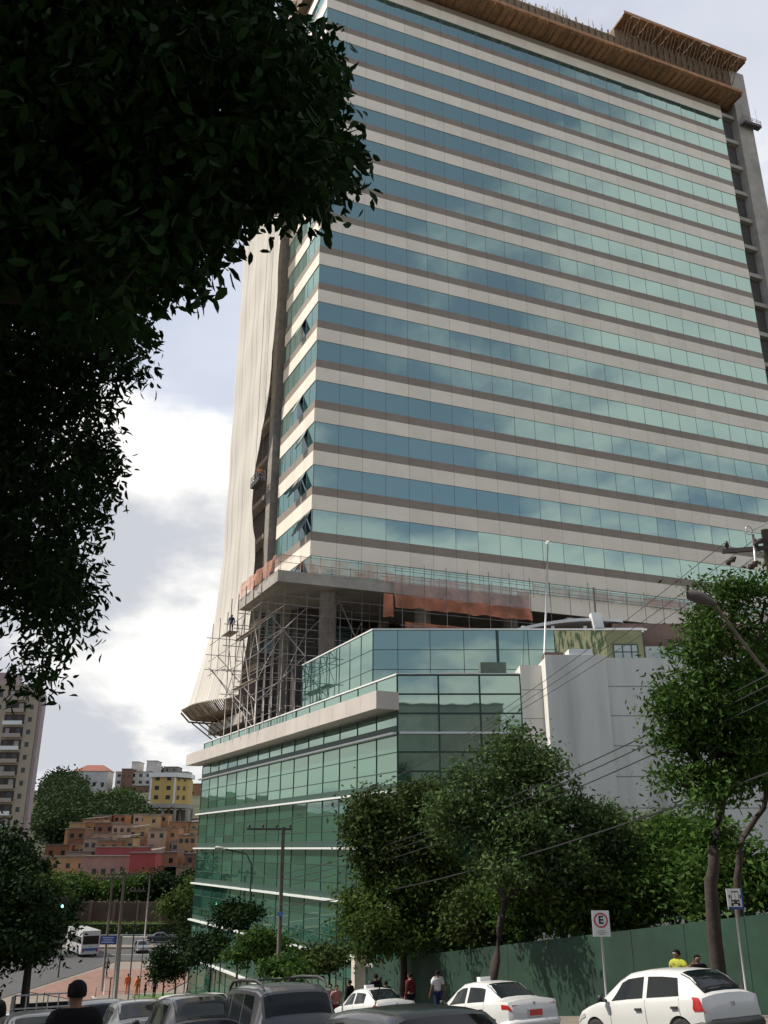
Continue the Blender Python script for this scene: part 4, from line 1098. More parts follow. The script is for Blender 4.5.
def person(loc, face, label, shirt, trousers, skin=0, arms='down', walk=0., h=1.72, lean=0., long_sleeve=False, hat=None, group=None):
    """one continuous body; shirt, trousers and hair are worn pieces"""
    t = thing('person', loc, label, 'person', group, rz=face)
    k = h/1.75; J = {}
    def P(n, x, y, z, r): J[n] = ((x*k, (y+lean*z*.12)*k, z*k), r if not hasattr(r, '__len__') else r)
    # local: faces +y
    P('pel', 0, 0, .95, (.15*k, .11*k)); P('wst', 0, 0, 1.10, (.14*k, .10*k)); P('cst', 0, .01, 1.30, (.17*k, .115*k)); P('shl', 0, 0, 1.435, (.14*k, .09*k))
    P('nck', 0, .0, 1.505, .060*k); P('chn', 0, .02, 1.55, (.065*k, .075*k)); P('hed', 0, .01, 1.62, (.078*k, .095*k)); P('crn', 0, 0, 1.70, (.06*k, .07*k))
    P('nkb', 0, 0, 1.478, .058*k)
    P('nos', 0, .115, 1.605, .012*k)
    E = [('pel', 'wst'), ('wst', 'cst'), ('cst', 'shl'), ('shl', 'nkb'), ('nkb', 'nck'), ('nck', 'chn'), ('chn', 'hed'), ('hed', 'crn'), ('hed', 'nos')]
    for s, nm in ((-1, 'l'), (1, 'r')):
        w = walk*s
        P(nm+'ear', s*.088, 0, 1.61, .012*k); E.append(('hed', nm+'ear'))
        P(nm+'sh', s*.19, 0, 1.41, .058*k)
        if arms == 'down': el = (s*.24, -.03-w*.12, 1.13); wr = (s*.25, .06-w*.2, .88)
        elif arms == 'up': el = (s*.33, .12, 1.52); wr = (s*.30, .18, 1.80)
        elif arms == 'out': el = (s*.40, .06, 1.30) if s < 0 else (.24, 0, 1.13); wr = (s*.62, .15, 1.42) if s < 0 else (.25, .1, .9)
        else: el = (s*.24, .05, 1.13); wr = (s*.16, .28, 1.10)
        P(nm+'el', *el, .042*k); P(nm+'wr', *wr, .028*k)
        d = (V(wr)-V(el)).normalized(); q = V(wr)+d*.07
        P(nm+'pm', q.x, q.y, q.z, (.036*k, .018*k))
        E += [('shl', nm+'sh'), (nm+'sh', nm+'el'), (nm+'el', nm+'wr'), (nm+'wr', nm+'pm')]
        for f in range(4):
            L_ = (.070, .082, .076, .058)[f]; fx = (f-1.5)*.019
            a = q+d*.035+V((0, fx, 0)) if abs(d.z) > .6 else q+d*.035+V((0, 0, fx))
            b = a+d*L_*.5; c_ = b+(d+V((-s*.5, 0, 0))).normalized()*L_*.45
            P(f'{nm}a{f}', a.x, a.y, a.z, .009*k); P(f'{nm}b{f}', b.x, b.y, b.z, .0085*k); P(f'{nm}c{f}', c_.x, c_.y, c_.z, .007*k)
            E += [(nm+'pm', f'{nm}a{f}'), (f'{nm}a{f}', f'{nm}b{f}'), (f'{nm}b{f}', f'{nm}c{f}')]
        a = V(wr)+d*.03+V((0, .03, 0)); b = a+d*.035+V((0, .02, 0))
        P(nm+'t0', a.x, a.y, a.z, .011*k); P(nm+'t1', b.x, b.y, b.z, .009*k); E += [(nm+'wr', nm+'t0'), (nm+'t0', nm+'t1')]
        P(nm+'hp', s*.095, 0, .90, .085*k); P(nm+'kn', s*.10, .03+w*.22, .50, .058*k); P(nm+'an', s*.10, -.03+w*.32, .09, .038*k); P(nm+'to', s*.115, .15+w*.32, .035, (.04*k, .028*k))
        E += [('pel', nm+'hp'), (nm+'hp', nm+'kn'), (nm+'kn', nm+'an'), (nm+'an', nm+'to')]
    names = list(J); ix = {n: i for i, n in enumerate(names)}
    def sub_mesh(sel, grow, nm, m_, extra=None, root='pel', trim={}):
        ns = [n for n in names if n in sel]; ii = {n: i for i, n in enumerate(ns)}
        vs = [trim.get(n, J[n][0]) for n in ns]; es = [(ii[a], ii[b]) for a, b in E if a in ii and b in ii]
        rs = []
        for n in ns:
            r = J[n][1]; r = r if hasattr(r, '__len__') else (r, r); e_ = .022 if (nm == 'shirt' and n in ('shl', 'nkb', 'lsh', 'rsh')) else 0; rs.append((r[0]+grow+e_, r[1]+grow+e_))
        me = skin_mesh(vs, es, rs, ii[root], 1); me.name = nm; me.materials.clear(); me.materials.append(m_)
        me.polygons.foreach_set('use_smooth', [True]*len(me.polygons))
        o = bpy.data.objects.new(nm, me); COL.objects.link(o); o.parent = t; return o
    sub_mesh(names, 0, 'body', SK[skin])
    end = 'wr' if long_sleeve else 'el'
    up = {'pel', 'wst', 'cst', 'shl', 'nkb', 'lsh', 'rsh', 'lel', 'rel'} | ({'lwr', 'rwr'} if long_sleeve else set())
    tr = {}
    if not long_sleeve:
        for s_ in 'lr': tr[s_+'el'] = tuple(V(J[s_+'sh'][0]).lerp(V(J[s_+'el'][0]), .75))
    sub_mesh(up, .022, 'shirt', shirt, trim=tr)
    sub_mesh({'pel', 'lhp', 'rhp', 'lkn', 'rkn', 'lan', 'ran'}, .012, 'trousers', trousers)
    m = MB(); m.smooth = True
    hx, hy, hz2 = V(J['hed'][0]); c_ = V((hx, hy-.012*k, hz2+.005*k))
    vs = []; fs = []; A, B = 22, 12
    for j in range(B+1):
        th = math.pi*.58*j/B
        for i in range(A):
            ph = 2*math.pi*i/A; f_ = 1+.04*math.sin(ph*3)+rnd.uniform(-.035, .05)
            zz = math.cos(th)
            if math.sin(ph) < .2 and j > B*.5: zz = math.cos(math.pi*(.58*j/B+(j-B*.5)/B*.2))
            if math.sin(ph) > .3 and j > B*.5: zz = math.cos(math.pi*.58*.53)
            vs.append(c_+V((.092*math.sin(th)*math.cos(ph)*f_, .108*math.sin(th)*math.sin(ph), .098*zz))*k)
    for j in range(B):
        for i in range(A): fs.append((j*A+i, (j+1)*A+i, (j+1)*A+(i+1) % A, j*A+(i+1) % A))
    m.add(vs, fs); o = bpy.data.objects
    ORG[t.name+'_l'] = V((0, 0, 0))
    me = bpy.data.meshes.new('hair'); me.from_pydata([tuple(v) for v in vs], [], fs); me.polygons.foreach_set('use_smooth', [True]*len(me.polygons)); me.materials.append(hat or HAIR)
    o = bpy.data.objects.new('cap' if hat else 'hair', me); COL.objects.link(o); o.parent = t
    for s in (-1, 1):
        e = MB(); e.smooth = True; e.lathe(V((s*.03*k, (.10)*k+hy-.005, 1.635*k)), [(.004, -.006), (.011, -.002), (.008, .005)], 8, 'Y')
        me = bpy.data.meshes.new('eye'); me.from_pydata(e.v, [], e.f); me.materials.append(M_white); o = bpy.data.objects.new('eye', me); COL.objects.link(o); o.parent = t
    e = MB(); e.box((0, .098*k+hy, 1.57*k), (.05*k, .012, .012*k)); me = bpy.data.meshes.new('mouth'); me.from_pydata(e.v, [], e.f); me.materials.append(M_ins); o = bpy.data.objects.new('mouth', me); COL.objects.link(o); o.parent = t
    for s in (-1, 1):
        w = walk*s; e = MB(); e.smooth = True
        e.tube([V((s*.10, -.07+w*.32, .045))*k, V((s*.105, .03+w*.32, .055))*k, V((s*.115, .13+w*.32, .04))*k, V((s*.115, .2+w*.32, .035))*k], [.035*k, .052*k, .05*k, .03*k], 8)
        me = bpy.data.meshes.new('shoe'); me.from_pydata(e.v, [], e.f); me.polygons.foreach_set('use_smooth', [True]*len(me.polygons)); me.materials.append(M_black); o = bpy.data.objects.new('shoe', me); COL.objects.link(o); o.parent = t
    return t
cl_ = lambda n, c: mat('cloth_'+n, c, .95, var=.15, scale=6, spec=.1)
BLK, WHT, ORA, YEL, NAV, MAR, JEA, GRY, PNK = cl_('black', (.012, .012, .014)), cl_('white', (.62, .62, .66)), cl_('orange', (.72, .17, .03)), cl_('yellow', (.36, .38, .05)), cl_('navy', (.02, .03, .09)), cl_('maroon', (.10, .02, .025)), cl_('jeans', (.03, .045, .09)), cl_('grey', (.12, .12, .13)), cl_('pink', (.35, .16, .14))
def stand(px, d, **kw):
    """ground position on the ray column"""
    x = (px-384)/990.0*d; dz = kw.pop('dz', 0.)
    lift = .18 if 17.6 < uw(x, d)[1] < 24.6 else .03
    return (x, d, ground(x, d)+lift+dz)
AW = R(26)      # facing down the street
pp = [
 (81, 10.0, AW, 'person seen from behind in a black shirt in front of the dark car', BLK, BLK, dict(h=1.76, skin=0)),
 (4, 9.2, AW+.3, 'dark haired person cut off at the left edge in grey clothes', GRY, JEA, dict(h=1.60, skin=1)),
 (437, 40.0, AW, 'man in a white T-shirt and dark trousers walking along the green wall', WHT, NAV, dict(h=1.80, walk=.5, skin=0)),
 (410, 40.5, AW+.4, 'person in a maroon top standing by the green wall', MAR, BLK, dict(h=1.78, long_sleeve=True, skin=1)),
 (376, 43.0, AW, 'person in black standing behind the smaller white sedan', BLK, BLK, dict(h=1.86, skin=0)),
 (386, 43.8, AW-.6, 'shorter person in black close behind the smaller white sedan', BLK, JEA, dict(h=1.55, skin=0)),
 (350, 44.0, AW+.5, 'person in black beside the white gate post', BLK, BLK, dict(h=1.70, long_sleeve=True, skin=0)),
 (337, 42.5, R(200), 'bare-armed person in a pinkish top next to the large grey wagon', PNK, MAR, dict(h=1.68, skin=1)),
 (331, 46.0, R(160), 'person in a grey shirt half hidden behind the large grey wagon', GRY, GRY, dict(h=1.60, skin=1)),
 (677, 26.6, R(120), 'person in a yellow shirt with one arm out behind the white hatchback', YEL, JEA, dict(h=1.78, arms='out', skin=0)),
 (697, 26.9, R(175), 'person whose head shows just above the white hatchback roof', BLK, BLK, dict(h=1.62, skin=0)),
 (130, 96.0, AW, 'worker in orange overalls on the red paving, left of the pair', ORA, ORA, dict(h=1.75, long_sleeve=True, walk=.3)),
 (140, 95.0, AW+.5, 'worker in orange overalls on the red paving, right of the pair', ORA, ORA, dict(h=1.68, long_sleeve=True, walk=.2)),
 (157, 93.0, AW, 'person in a grey-blue shirt walking towards the plaza', cl_('slate', (.10, .12, .20)), BLK, dict(h=1.75, walk=.4)),
 (148, 94.0, AW+1, 'person in dark maroon clothes beside the one in grey-blue', MAR, BLK, dict(h=1.25)),
 (108, 108.0, R(60), 'pedestrian crossing the road below the blue sign', GRY, BLK, dict(h=1.85, walk=.6)),
]
for px, d, f, lab_, sh, trs, kw in pp:
    person(stand(px, d), f, lab_, sh, trs, **kw)
# tower workers
person(TP(9.6, -3.9, at(236, 634, 82).z-.1), R(190), 'worker in blue clothes standing on the scaffold tubes against the cream net', cl_('work_blue', (.03, .05, .16)), NAV, long_sleeve=True, h=1.78)
m = MB(); m.para(TP(8.6, -4.4, at(236, 634, 82).z-.16), V((LD.x, LD.y, 0))*2.4, V((FD.x, FD.y, 0))*.9, V((0, 0, .06))); m.build('plank', M_bd, sc)
gz = V((gp.x, gp.y, gp.z+.12))
person(gz+V((LD.x, LD.y, 0))*.6, R(30), 'worker in pale clothes, farther one on the platform beside the net', GRY, JEA, h=1.65, arms='front')
person(gz-V((LD.x, LD.y, 0))*.5, R(10), 'worker in orange, nearer one on the platform beside the net', ORA, JEA, h=1.7, arms='front')
person(TP(1.2, 57.5, Z0+12*FH-FH*2-.35), R(200), 'tiny worker in red on an open floor at the right end of the tower', cl_('red', (.45, .05, .05)), JEA, h=1.75)
# ------------------------------------------------------------------ cars
def paint(name, c, rough=.28, metal=0.):
    m = mat('paint_'+name, c, rough, metal=metal, var=.04, scale=1.2)
    b = m.node_tree.nodes['Principled BSDF']; b.inputs['Coat Weight'].default_value = .5; b.inputs['Coat Roughness'].default_value = .08
    return m
M_cg = mat('car_glass', (.008, .011, .012), .05, var=.05, spec=.28)
M_tyre = mat('tyre_rubber', (.02, .02, .02), .85, var=.1); M_rim = mat('alloy_rim', (.45, .45, .46), .35, metal=.7, var=.05)
M_tail = mat('red_tail_lamp', (.42, .02, .015), .2, var=.05); M_head = mat('head_lamp', (.6, .6, .6), .15, metal=.3, var=.05)
M_seam = mat('panel_gap', (.03, .03, .03), .8, var=.05)
# stations: x, z_bottom, z_belt, z_top, half width, half width at top
SHAPES = {
 'hatch': dict(L=3.85, W=.83, wb=(-1.24, 1.20), st=[(-1.92, .42, .72, .74, .70, .60), (-1.86, .26, .92, .96, .79, .62), (-1.72, .22, .94, 1.04, .82, .60), (-1.45, .2, .95, 1.28, .83, .57), (-1.22, .2, .945, 1.385, .83, .575), (-.8, .2, .935, 1.43, .83, .585), (-.3, .2, .925, 1.45, .83, .59), (.15, .2, .915, 1.42, .83, .59), (.5, .2, .905, 1.30, .83, .595), (.85, .2, .90, 1.09, .825, .64), (1.08, .2, .89, .93, .82, .68), (1.35, .2, .83, .86, .81, .66), (1.65, .22, .74, .77, .77, .6), (1.85, .26, .62, .65, .70, .5), (1.93, .34, .5, .52, .60, .4)],
               side=[(-1.30, -.42), (-.30, .62)], q=(-1.62, -1.36), ws=(.30, 1.02), rw=(-1.78, -1.24)),
 'sedan': dict(L=4.2, W=.82, wb=(-1.22, 1.28), st=[(-2.1, .42, .80, .83, .70, .58), (-2.02, .26, .93, .96, .78, .62), (-1.8, .22, .95, .99, .81, .62), (-1.5, .2, .95, 1.01, .82, .60), (-1.25, .2, .945, 1.15, .82, .59), (-.95, .2, .94, 1.33, .82, .56), (-.7, .2, .935, 1.385, .82, .565), (-.2, .2, .92, 1.42, .82, .575), (.2, .2, .91, 1.40, .82, .58), (.55, .2, .90, 1.28, .82, .585), (.9, .2, .895, 1.07, .815, .63), (1.12, .2, .885, .92, .81, .67), (1.45, .2, .83, .86, .80, .64), (1.8, .22, .73, .76, .76, .58), (2.0, .27, .61, .64, .68, .5), (2.08, .34, .5, .52, .58, .4)],
               side=[(-.98, -.18), (-.06, .72)], q=None, ws=(.34, 1.06), rw=(-1.46, -.84)),
 'suv': dict(L=4.5, W=.87, wb=(-1.35, 1.35), st=[(-2.24, .42, .9, .93, .76, .66), (-2.2, .3, 1.02, 1.12, .83, .70), (-2.1, .26, 1.03, 1.35, .86, .68), (-1.95, .25, 1.03, 1.58, .87, .665), (-1.7, .25, 1.02, 1.66, .87, .67), (-1.0, .25, 1.01, 1.70, .87, .68), (-.3, .25, 1.0, 1.71, .87, .685), (.2, .25, .99, 1.68, .87, .68), (.55, .25, .985, 1.52, .87, .68), (.95, .25, .98, 1.22, .865, .71), (1.18, .25, .97, 1.03, .86, .75), (1.6, .25, .92, .96, .84, .72), (2.0, .27, .83, .86, .80, .65), (2.2, .32, .68, .71, .72, .55), (2.26, .4, .55, .57, .62, .45)],
               side=[(-1.75, -1.05), (-.95, -.22), (-.10, .72)], q=None, ws=(.38, 1.12), rw=(-2.17, -1.98)),
 'wagon': dict(L=4.2, W=.80, wb=(-1.25, 1.25), st=[(-2.08, .42, .8, .83, .70, .6), (-2.02, .26, .92, 1.0, .78, .64), (-1.88, .22, .93, 1.22, .80, .62), (-1.65, .2, .93, 1.38, .80, .60), (-1.2, .2, .925, 1.43, .80, .60), (-.5, .2, .92, 1.46, .80, .60), (.1, .2, .91, 1.44, .80, .60), (.5, .2, .90, 1.31, .80, .6), (.9, .2, .895, 1.09, .80, .63), (1.12, .2, .885, .93, .80, .67), (1.5, .2, .83, .86, .78, .64), (1.85, .22, .72, .75, .74, .56), (2.05, .3, .55, .58, .62, .45)],
               side=[(-1.60, -1.0), (-.9, -.18), (-.06, .68)], q=None, ws=(.34, 1.06), rw=(-1.98, -1.70)),
}
def car_section(st, x):
    if x <= st[0][0]: a = st[0]; return [a[1], a[2], a[3], a[4], a[5]]
    for a, b in zip(st, st[1:]):
        if x <= b[0]:
            t = (x-a[0])/(b[0]-a[0]); return [a[i]+(b[i]-a[i])*t for i in range(1, 6)]
    a = st[-1]; return list(a[1:6])
def ring(st, x):
    zb, zl, zt, w, wt = car_section(st, x)
    h = zt-zl; fl = min(1, h/.3)
    mid = zb+(zl-zb)*.55
    pts = [(0, zb), (w*.86, zb), (w*.975, zb+.07), (w, mid), (w*.985, zl-.06), (w*.955, zl), (wt+(w*.955-wt)*.5*0+.012*fl, zt-.055*fl-.01), (wt-.06, zt-.008), (wt*.6, zt+.016), (0, zt+.026)]
    return pts
def make_car(kind, label, pm, name='parked_car', group=None, plate=None, tail=M_tail, rails=False, taxi=False, blackbumper=False, hubs=True):
    S = SHAPES[kind]; st = S['st']; W = S['W']
    t = local_thing(name, label, 'car', group)
    xs = sorted(set([s[0] for s in st]+[round(s[0]*.5+b[0]*.5, 3) for s, b in zip(st, st[1:])]))
    m = MB(); vs = []; fs = []; nn = 19
    for x in xs:
        r = ring(st, x); full = [(y, z) for y, z in r]+[(-y, z) for y, z in r[-2:0:-1]]
        nn = len(full)
        vs += [(x, y, z) for y, z in full]
    for i in range(len(xs)-1):
        for k in range(nn): k2 = (k+1) % nn; fs.append((i*nn+k, (i+1)*nn+k, (i+1)*nn+k2, i*nn+k2))
    fs.append(tuple(range(nn))); fs.append(tuple(range((len(xs)-1)*nn, len(xs)*nn))[::-1])
    m.add(vs, fs); body = m.build('body', pm, t, smooth=False)
    bmx = bmesh.new(); bmx.from_mesh(body.data); bmesh.ops.recalc_face_normals(bmx, faces=bmx.faces); bmx.to_mesh(body.data); bmx.free()
    cut = MB(); R0 = .345
    for wx in S['wb']: cut.lathe((wx, 0, .30), [(R0, -1.2), (R0, 1.2)], 26, 'Y')
    c = cut.build('cut', M_seam)
    bmx = bmesh.new(); bmx.from_mesh(c.data); bmesh.ops.recalc_face_normals(bmx, faces=bmx.faces); bmx.to_mesh(c.data); bmx.free()
    md = body.modifiers.new('b', 'BOOLEAN'); md.object = c; md.operation = 'DIFFERENCE'; md.solver = 'EXACT'
    bpy.context.view_layer.update()
    me = bpy.data.meshes.new_from_object(body.evaluated_get(bpy.context.evaluated_depsgraph_get()))
    body.modifiers.clear(); old = body.data; body.data = me; bpy.data.meshes.remove(old); bpy.data.objects.remove(c)
    me.polygons.foreach_set('use_smooth', [True]*len(me.polygons))
    me.materials.clear(); me.materials.append(pm)
    try: me.set_sharp_from_angle(angle=R(32))
    except Exception: pass
    m = MB()
    for wx in S['wb']: m.box((wx, 0, .42), (.8, W*2-.36, .4))
    m.build('wheel_housing', M_black, t)
    def surf(x, k, sgn=1, f=0.):     # point on ring between k and k+1 at fraction f
        r = ring(st, x); a, b = r[k], r[k+1]
        return V((x, sgn*(a[0]+(b[0]-a[0])*f), a[1]+(b[1]-a[1])*f))
    def patch_(fn, nu, nv, nm, m_, par=t, off=.007, flip=False):
        q = MB(); q.smooth = True; P_ = [[fn(i/nu, j/nv) for j in range(nv+1)] for i in range(nu+1)]
        vs = []
        for i in range(nu+1):
            for j in range(nv+1):
                a = P_[min(i+1, nu)][j]-P_[max(i-1, 0)][j]; b = P_[i][min(j+1, nv)]-P_[i][max(j-1, 0)]
                n = a.cross(b)
                if n.length < 1e-9: n = V((0, 0, 1))
                n.normalize(); ctr = V((P_[i][j].x*.5, 0, .6))
                if n.dot(P_[i][j]-ctr) < 0: n = -n
                vs.append(P_[i][j]+n*off)
        fs = [(i*(nv+1)+j, i*(nv+1)+j+1, (i+1)*(nv+1)+j+1, (i+1)*(nv+1)+j) for i in range(nu) for j in range(nv)]
        q.add(vs, fs); return q.build(nm, m_, par)
    for sg_ in (1, -1):
        for (x0, x1) in S['side']:
            if S['ws'][0] > x0 and x1 > S['ws'][0]:   # front door glass slopes at its front
                fn = lambda u, v, x0=x0, x1=x1: surf(x0+(x1+(-.0)-x0)*u - (.0) , 5, sg_, .07+.83*v) if u < .6 else surf(x0+(x1-x0)*u-((u-.6)/.4)*v*.26, 5, sg_, .07+.83*v)
            else: fn = lambda u, v, x0=x0, x1=x1: surf(x0+(x1-x0)*u+(.10*v*(1-u) if x0 < S['side'][0][0]+.01 else 0), 5, sg_, .07+.83*v)
            patch_(fn, 8, 4, 'side_window', M_cg)
        for (x0, x1) in S['side']+[(S['side'][0][0]-.06, S['side'][0][0]-.05)]:
            for xx in (x1+.05,):
                q = MB(); q.smooth = True; q.tube([surf(xx, k, sg_, f)+V((0, sg_*.001, 0)) for k, f in ((2, .5), (3, 0), (3, .5), (4, .3), (5, 0))], .006, 4); q.build('door_seam', M_seam, t)
        for (x0, x1) in S['side'][-2:]:
            p = surf(x0+.12, 3, sg_, .62); q = MB(); q.box(p+V((0, sg_*.018, 0)), (.17, .035, .045)); q.build('door_handle', M_seam if taxi or kind == 'hatch' else pm, t)
        p = surf(S['ws'][1]-.22, 5, sg_, .18); q = MB(); q.smooth = True; q.tube([p, p+V((-.02, sg_*.14, .04))], [.03, .03], 6); q.para(p+V((-.07, sg_*.10, -.02)), V((.1, 0, 0)), V((-.02, sg_*.13, .01)), V((0, 0, .13))); q.build('mirror', M_black if kind == 'hatch' or taxi else pm, t)
        # tail lamps wrapping the rear corner
        x0 = st[0][0]
        if kind in ('hatch',): fn = lambda u, v: surf(x0+.10+.24*u-.05*v, 4, sg_, -.6+1.2*v) if False else surf(x0+.03+.22*u+.10*(v), 3, sg_, .35+.65*v) if v < .5 else surf(x0+.03+.16*u+.10*v, 4, sg_, (v-.5)*2)
        elif kind in ('suv', 'wagon'): fn = lambda u, v: surf(x0+.02+.14*u, 3, sg_, .5+.5*v) if v < .5 else surf(x0+.02+.14*u+.02*v, 4, sg_, (v-.5)*2)
        else: fn = lambda u, v: surf(x0+.02+.30*u, 3, sg_, .62+.38*v)
        patch_(fn, 5, 4, 'tail_lamp', tail, off=.012)
        if kind == 'sedan':
            q = MB(); q.box((x0+.05, sg_*.55, .80), (.06, .26, .13)); q.build('tail_lamp', tail, t)
        x1 = st[-1][0]; fn = lambda u, v: surf(x1-.42+.30*u, 3, sg_, .55+.4*v); patch_(fn, 5, 3, 'head_lamp', M_head, off=.012)
        for wx in S['wb']:
            q = MB(); q.smooth = True; yy = sg_*(W-.10)
            q.lathe((wx, yy, .30), [(.20, -.09), (.285, -.095), (.30, -.06), (.30, .06), (.285, .095), (.20, .09)], 24, 'Y'); w = q.build('wheel', M_tyre, t)
            q = MB(); q.lathe((wx, yy, .30), [(.19, -.085), (.2, -.095), (.17, -.1), (.05, -.1) if sg_ < 0 else (.05, -.1)], 18, 'Y'); q.lathe((wx, yy, .30), [(.05, .1), (.17, .1), (.2, .095), (.19, .085)], 18, 'Y')
            for kx in range(6):
                a = kx*math.pi/3; q.box((wx+.11*math.cos(a), yy+sg_*.101, .30+.11*math.sin(a)), (.035, .01, .035))
            q.build('rim', M_rim, w)
    def topfn(x0, x1, vv=.93):
        def fn(u, v):
            x = x0+(x1-x0)*u; r = ring(st, x); y = (v*2-1); pts = r[6:]
            ay = abs(y)*pts[0][0]*vv
            for a, b in zip(pts, pts[1:]):
                if ay <= a[0] and ay >= b[0]:
                    f = (a[0]-ay)/(a[0]-b[0]+1e-9); z = a[1]+(b[1]-a[1])*f; break
            else: z = pts[-1][1]
            return V((x, (1 if y > 0 else -1)*ay, z))
        return fn
    patch_(topfn(*S['ws']), 8, 12, 'windscreen', M_cg)
    patch_(topfn(*S['rw']), 8, 12, 'rear_window', M_cg)
    x0 = st[0][0]
    bm_ = M_black if blackbumper else pm
    q = MB(); q.smooth = True; q.tube([(x0+.42, W*.99, .44), (x0+.14, W*.95, .44), (x0, W*.78, .44), (x0-.035, 0, .44), (x0, -W*.78, .44), (x0+.14, -W*.95, .44), (x0+.42, -W*.99, .44)], [.05, .10, .12, .12, .12, .10, .05], 8); q.build('bumper', bm_, t)
    x1 = st[-1][0]
    q = MB(); q.smooth = True; q.tube([(x1-.42, W*.96, .40), (x1-.14, W*.86, .40), (x1, W*.6, .40), (x1+.03, 0, .40), (x1, -W*.6, .40), (x1-.14, -W*.86, .40), (x1-.42, -W*.96, .40)], [.05, .1, .11, .11, .11, .1, .05], 8); q.build('bumper', bm_, t)
    if plate:
        q = MB(); q.box((x0-.035 if kind != 'sedan' else x0-.03, 0, .67 if kind == 'sedan' else .60), (.02, .40, .13)); q.build('number_plate', plate, t)
        q = MB(); q.box((x0-.0, 0, .67 if kind == 'sedan' else .60), (.06, .46, .17)); q.build('plate_recess', M_seam if kind != 'sedan' else pm, t)
    q = MB(); q.smooth = True; q.lathe((x0+.03, 0, .90 if kind == 'sedan' else .84), [(.045, -.0), (.045, .01)], 12, 'Y'); 
    q = MB(); q.box((x0+(.02 if kind == 'sedan' else .01), 0, .88 if kind == 'sedan' else .80), (.05, .07, .07)); q.build('badge', M_rim, t)
    if rails:
        for s in (1, -1):
            q = MB(); q.smooth = True; q.tube([(-2.0, s*.62, 1.62), (-1.85, s*.63, 1.73), (-1.5, s*.63, 1.79), (-.5, s*.63, 1.81), (.1, s*.63, 1.79), (.35, s*.62, 1.70), (.5, s*.61, 1.60)], [.02, .03, .035, .035, .035, .03, .02], 8); q.build('roof_rail', M_black, t)
            q = MB(); q.smooth = True; q.tube([(-1.2, s*.63, 1.80), (-1.2, s*.02, 1.80)], .02, 6); q.build('roof_bar', M_black, t)
    if taxi:
        q = MB(); q.box((.05, 0, 1.49), (.16, .34, .11)); q.build('roof_sign', M_white, t)
        for s in (1, -1): q = MB(); q.para((-1.5, s*(W+.0015), .55), (2.5, 0, 0), (0, s*.006, 0), (0, 0, .03)); q.build('side_stripe', M_seam, t)
    q = MB(); q.smooth = True; q.tube([(.15, 0, car_section(st, .15)[2]), (-.15, 0, car_section(st, .15)[2]+.35)], .008, 4); q.build('aerial', M_black, t)
    q = MB(); q.box((st[2][0]*.0, 0, .28), (S['L']*.8, W*1.5, .16)); q.build('underbody', M_black, t)
    return t
def place_car(t, x, y, head=R(28), dz=0.):
    z = ground(x, y)+.035
    # heading: angle left of +Y ; car +x -> direction (-sin, cos)
    d = V((-math.sin(head), math.cos(head), 0)); l = V((-d.y, d.x, 0))
    zf = ground(x+d.x, y+d.y); zr = ground(x-d.x, y-d.y); zl_ = ground(x+l.x, y+l.y); zr2 = ground(x-l.x, y-l.y)
    X = V((d.x*2, d.y*2, zf-zr)).normalized(); Yv = V((l.x*2, l.y*2, zl_-zr2)); Z = X.cross(Yv).normalized(); Yv = Z.cross(X)
    Mx = Matrix((X, Yv, Z)).transposed().to_4x4(); Mx.translation = V((x, y, z+dz)); t.matrix_world = Mx
    t.rotation_mode = 'XYZ'; t.location = Mx.translation; t.rotation_euler = Mx.to_euler()
RP = mat('red_plate', (.55, .05, .03), .5); GP = mat('grey_plate', (.45, .45, .45), .5)
PW_ = paint('white', (.62, .62, .60)); PG = paint('grey', (.07, .073, .078), .3, .3); PS = paint('silver', (.15, .155, .16), .3, .4); PK = paint('black', (.012, .012, .014)); PD = paint('dark_blue_grey', (.03, .035, .045)); PSg = paint('silver_grey', (.07, .073, .078), .3, .35)  # silver is darkened in its colour for the shade on the street
def pc(px, d): return ((px-384)/1000*d, d)
c = make_car('hatch', 'white hatchback at the lower right, parked below the bus stop sign', PW_, blackbumper=True, plate=None); place_car(c, 5.85, 21.0, R(30))
c = make_car('sedan', 'white taxi sedan with a red number plate and a small roof sign', PW_, name='taxi', plate=RP, taxi=True); place_car(c, *pc(489, 27.3), R(29))
c2 = make_car('sedan', 'smaller looking white sedan between the grey wagon and the taxi', PW_, name='taxi', plate=RP, taxi=True); place_car(c2, *pc(372, 37.5), R(28))
c = make_car('suv', 'large silver-grey wagon with black roof rails and dark rear window', PSg, rails=True, plate=GP); place_car(c, *pc(268, 20.6), R(24))
c = make_car('wagon', 'grey car at the bottom centre showing only its roof', PG, plate=GP); place_car(c, *pc(386, 12.0), R(24))
c = make_car('hatch', 'black hatchback left of the large silver-grey wagon', PK, plate=GP, name='parked_car'); place_car(c, *pc(190, 21.5), R(23), .14)
c = make_car('sedan', 'silver sedan in the second row left of the black hatchback', PS, plate=GP); place_car(c, *pc(138, 25.0), R(23), .16)
c = make_car('suv', 'dark van-like car directly in front of the person in black', PD, plate=GP); place_car(c, *pc(98, 30.0), R(22), -.05)
c = make_car('wagon', 'grey car mostly hidden by the person in black at the bottom left', PG, plate=GP); place_car(c, *pc(44, 19.5), R(22), .0)
c = make_car('wagon', 'small white car partly seen above the black hatchback roof', PW_, plate=GP); place_car(c, *pc(178, 36.0), R(22), .2)
c = make_car('hatch', 'white car just left of the large wagon roof, farther down the street', PW_, plate=GP); place_car(c, *pc(207, 41.0), R(25), .2)
c = make_car('hatch', 'silver hatchback crossing the avenue at the foot of the street', PS, plate=GP, name='moving_car'); place_car(c, *pc(138, 134.0), R(200))
c = make_car('sedan', 'dark car next to the silver hatchback on the avenue', PD, plate=GP, name='moving_car'); place_car(c, *pc(158, 147.0), R(-85))
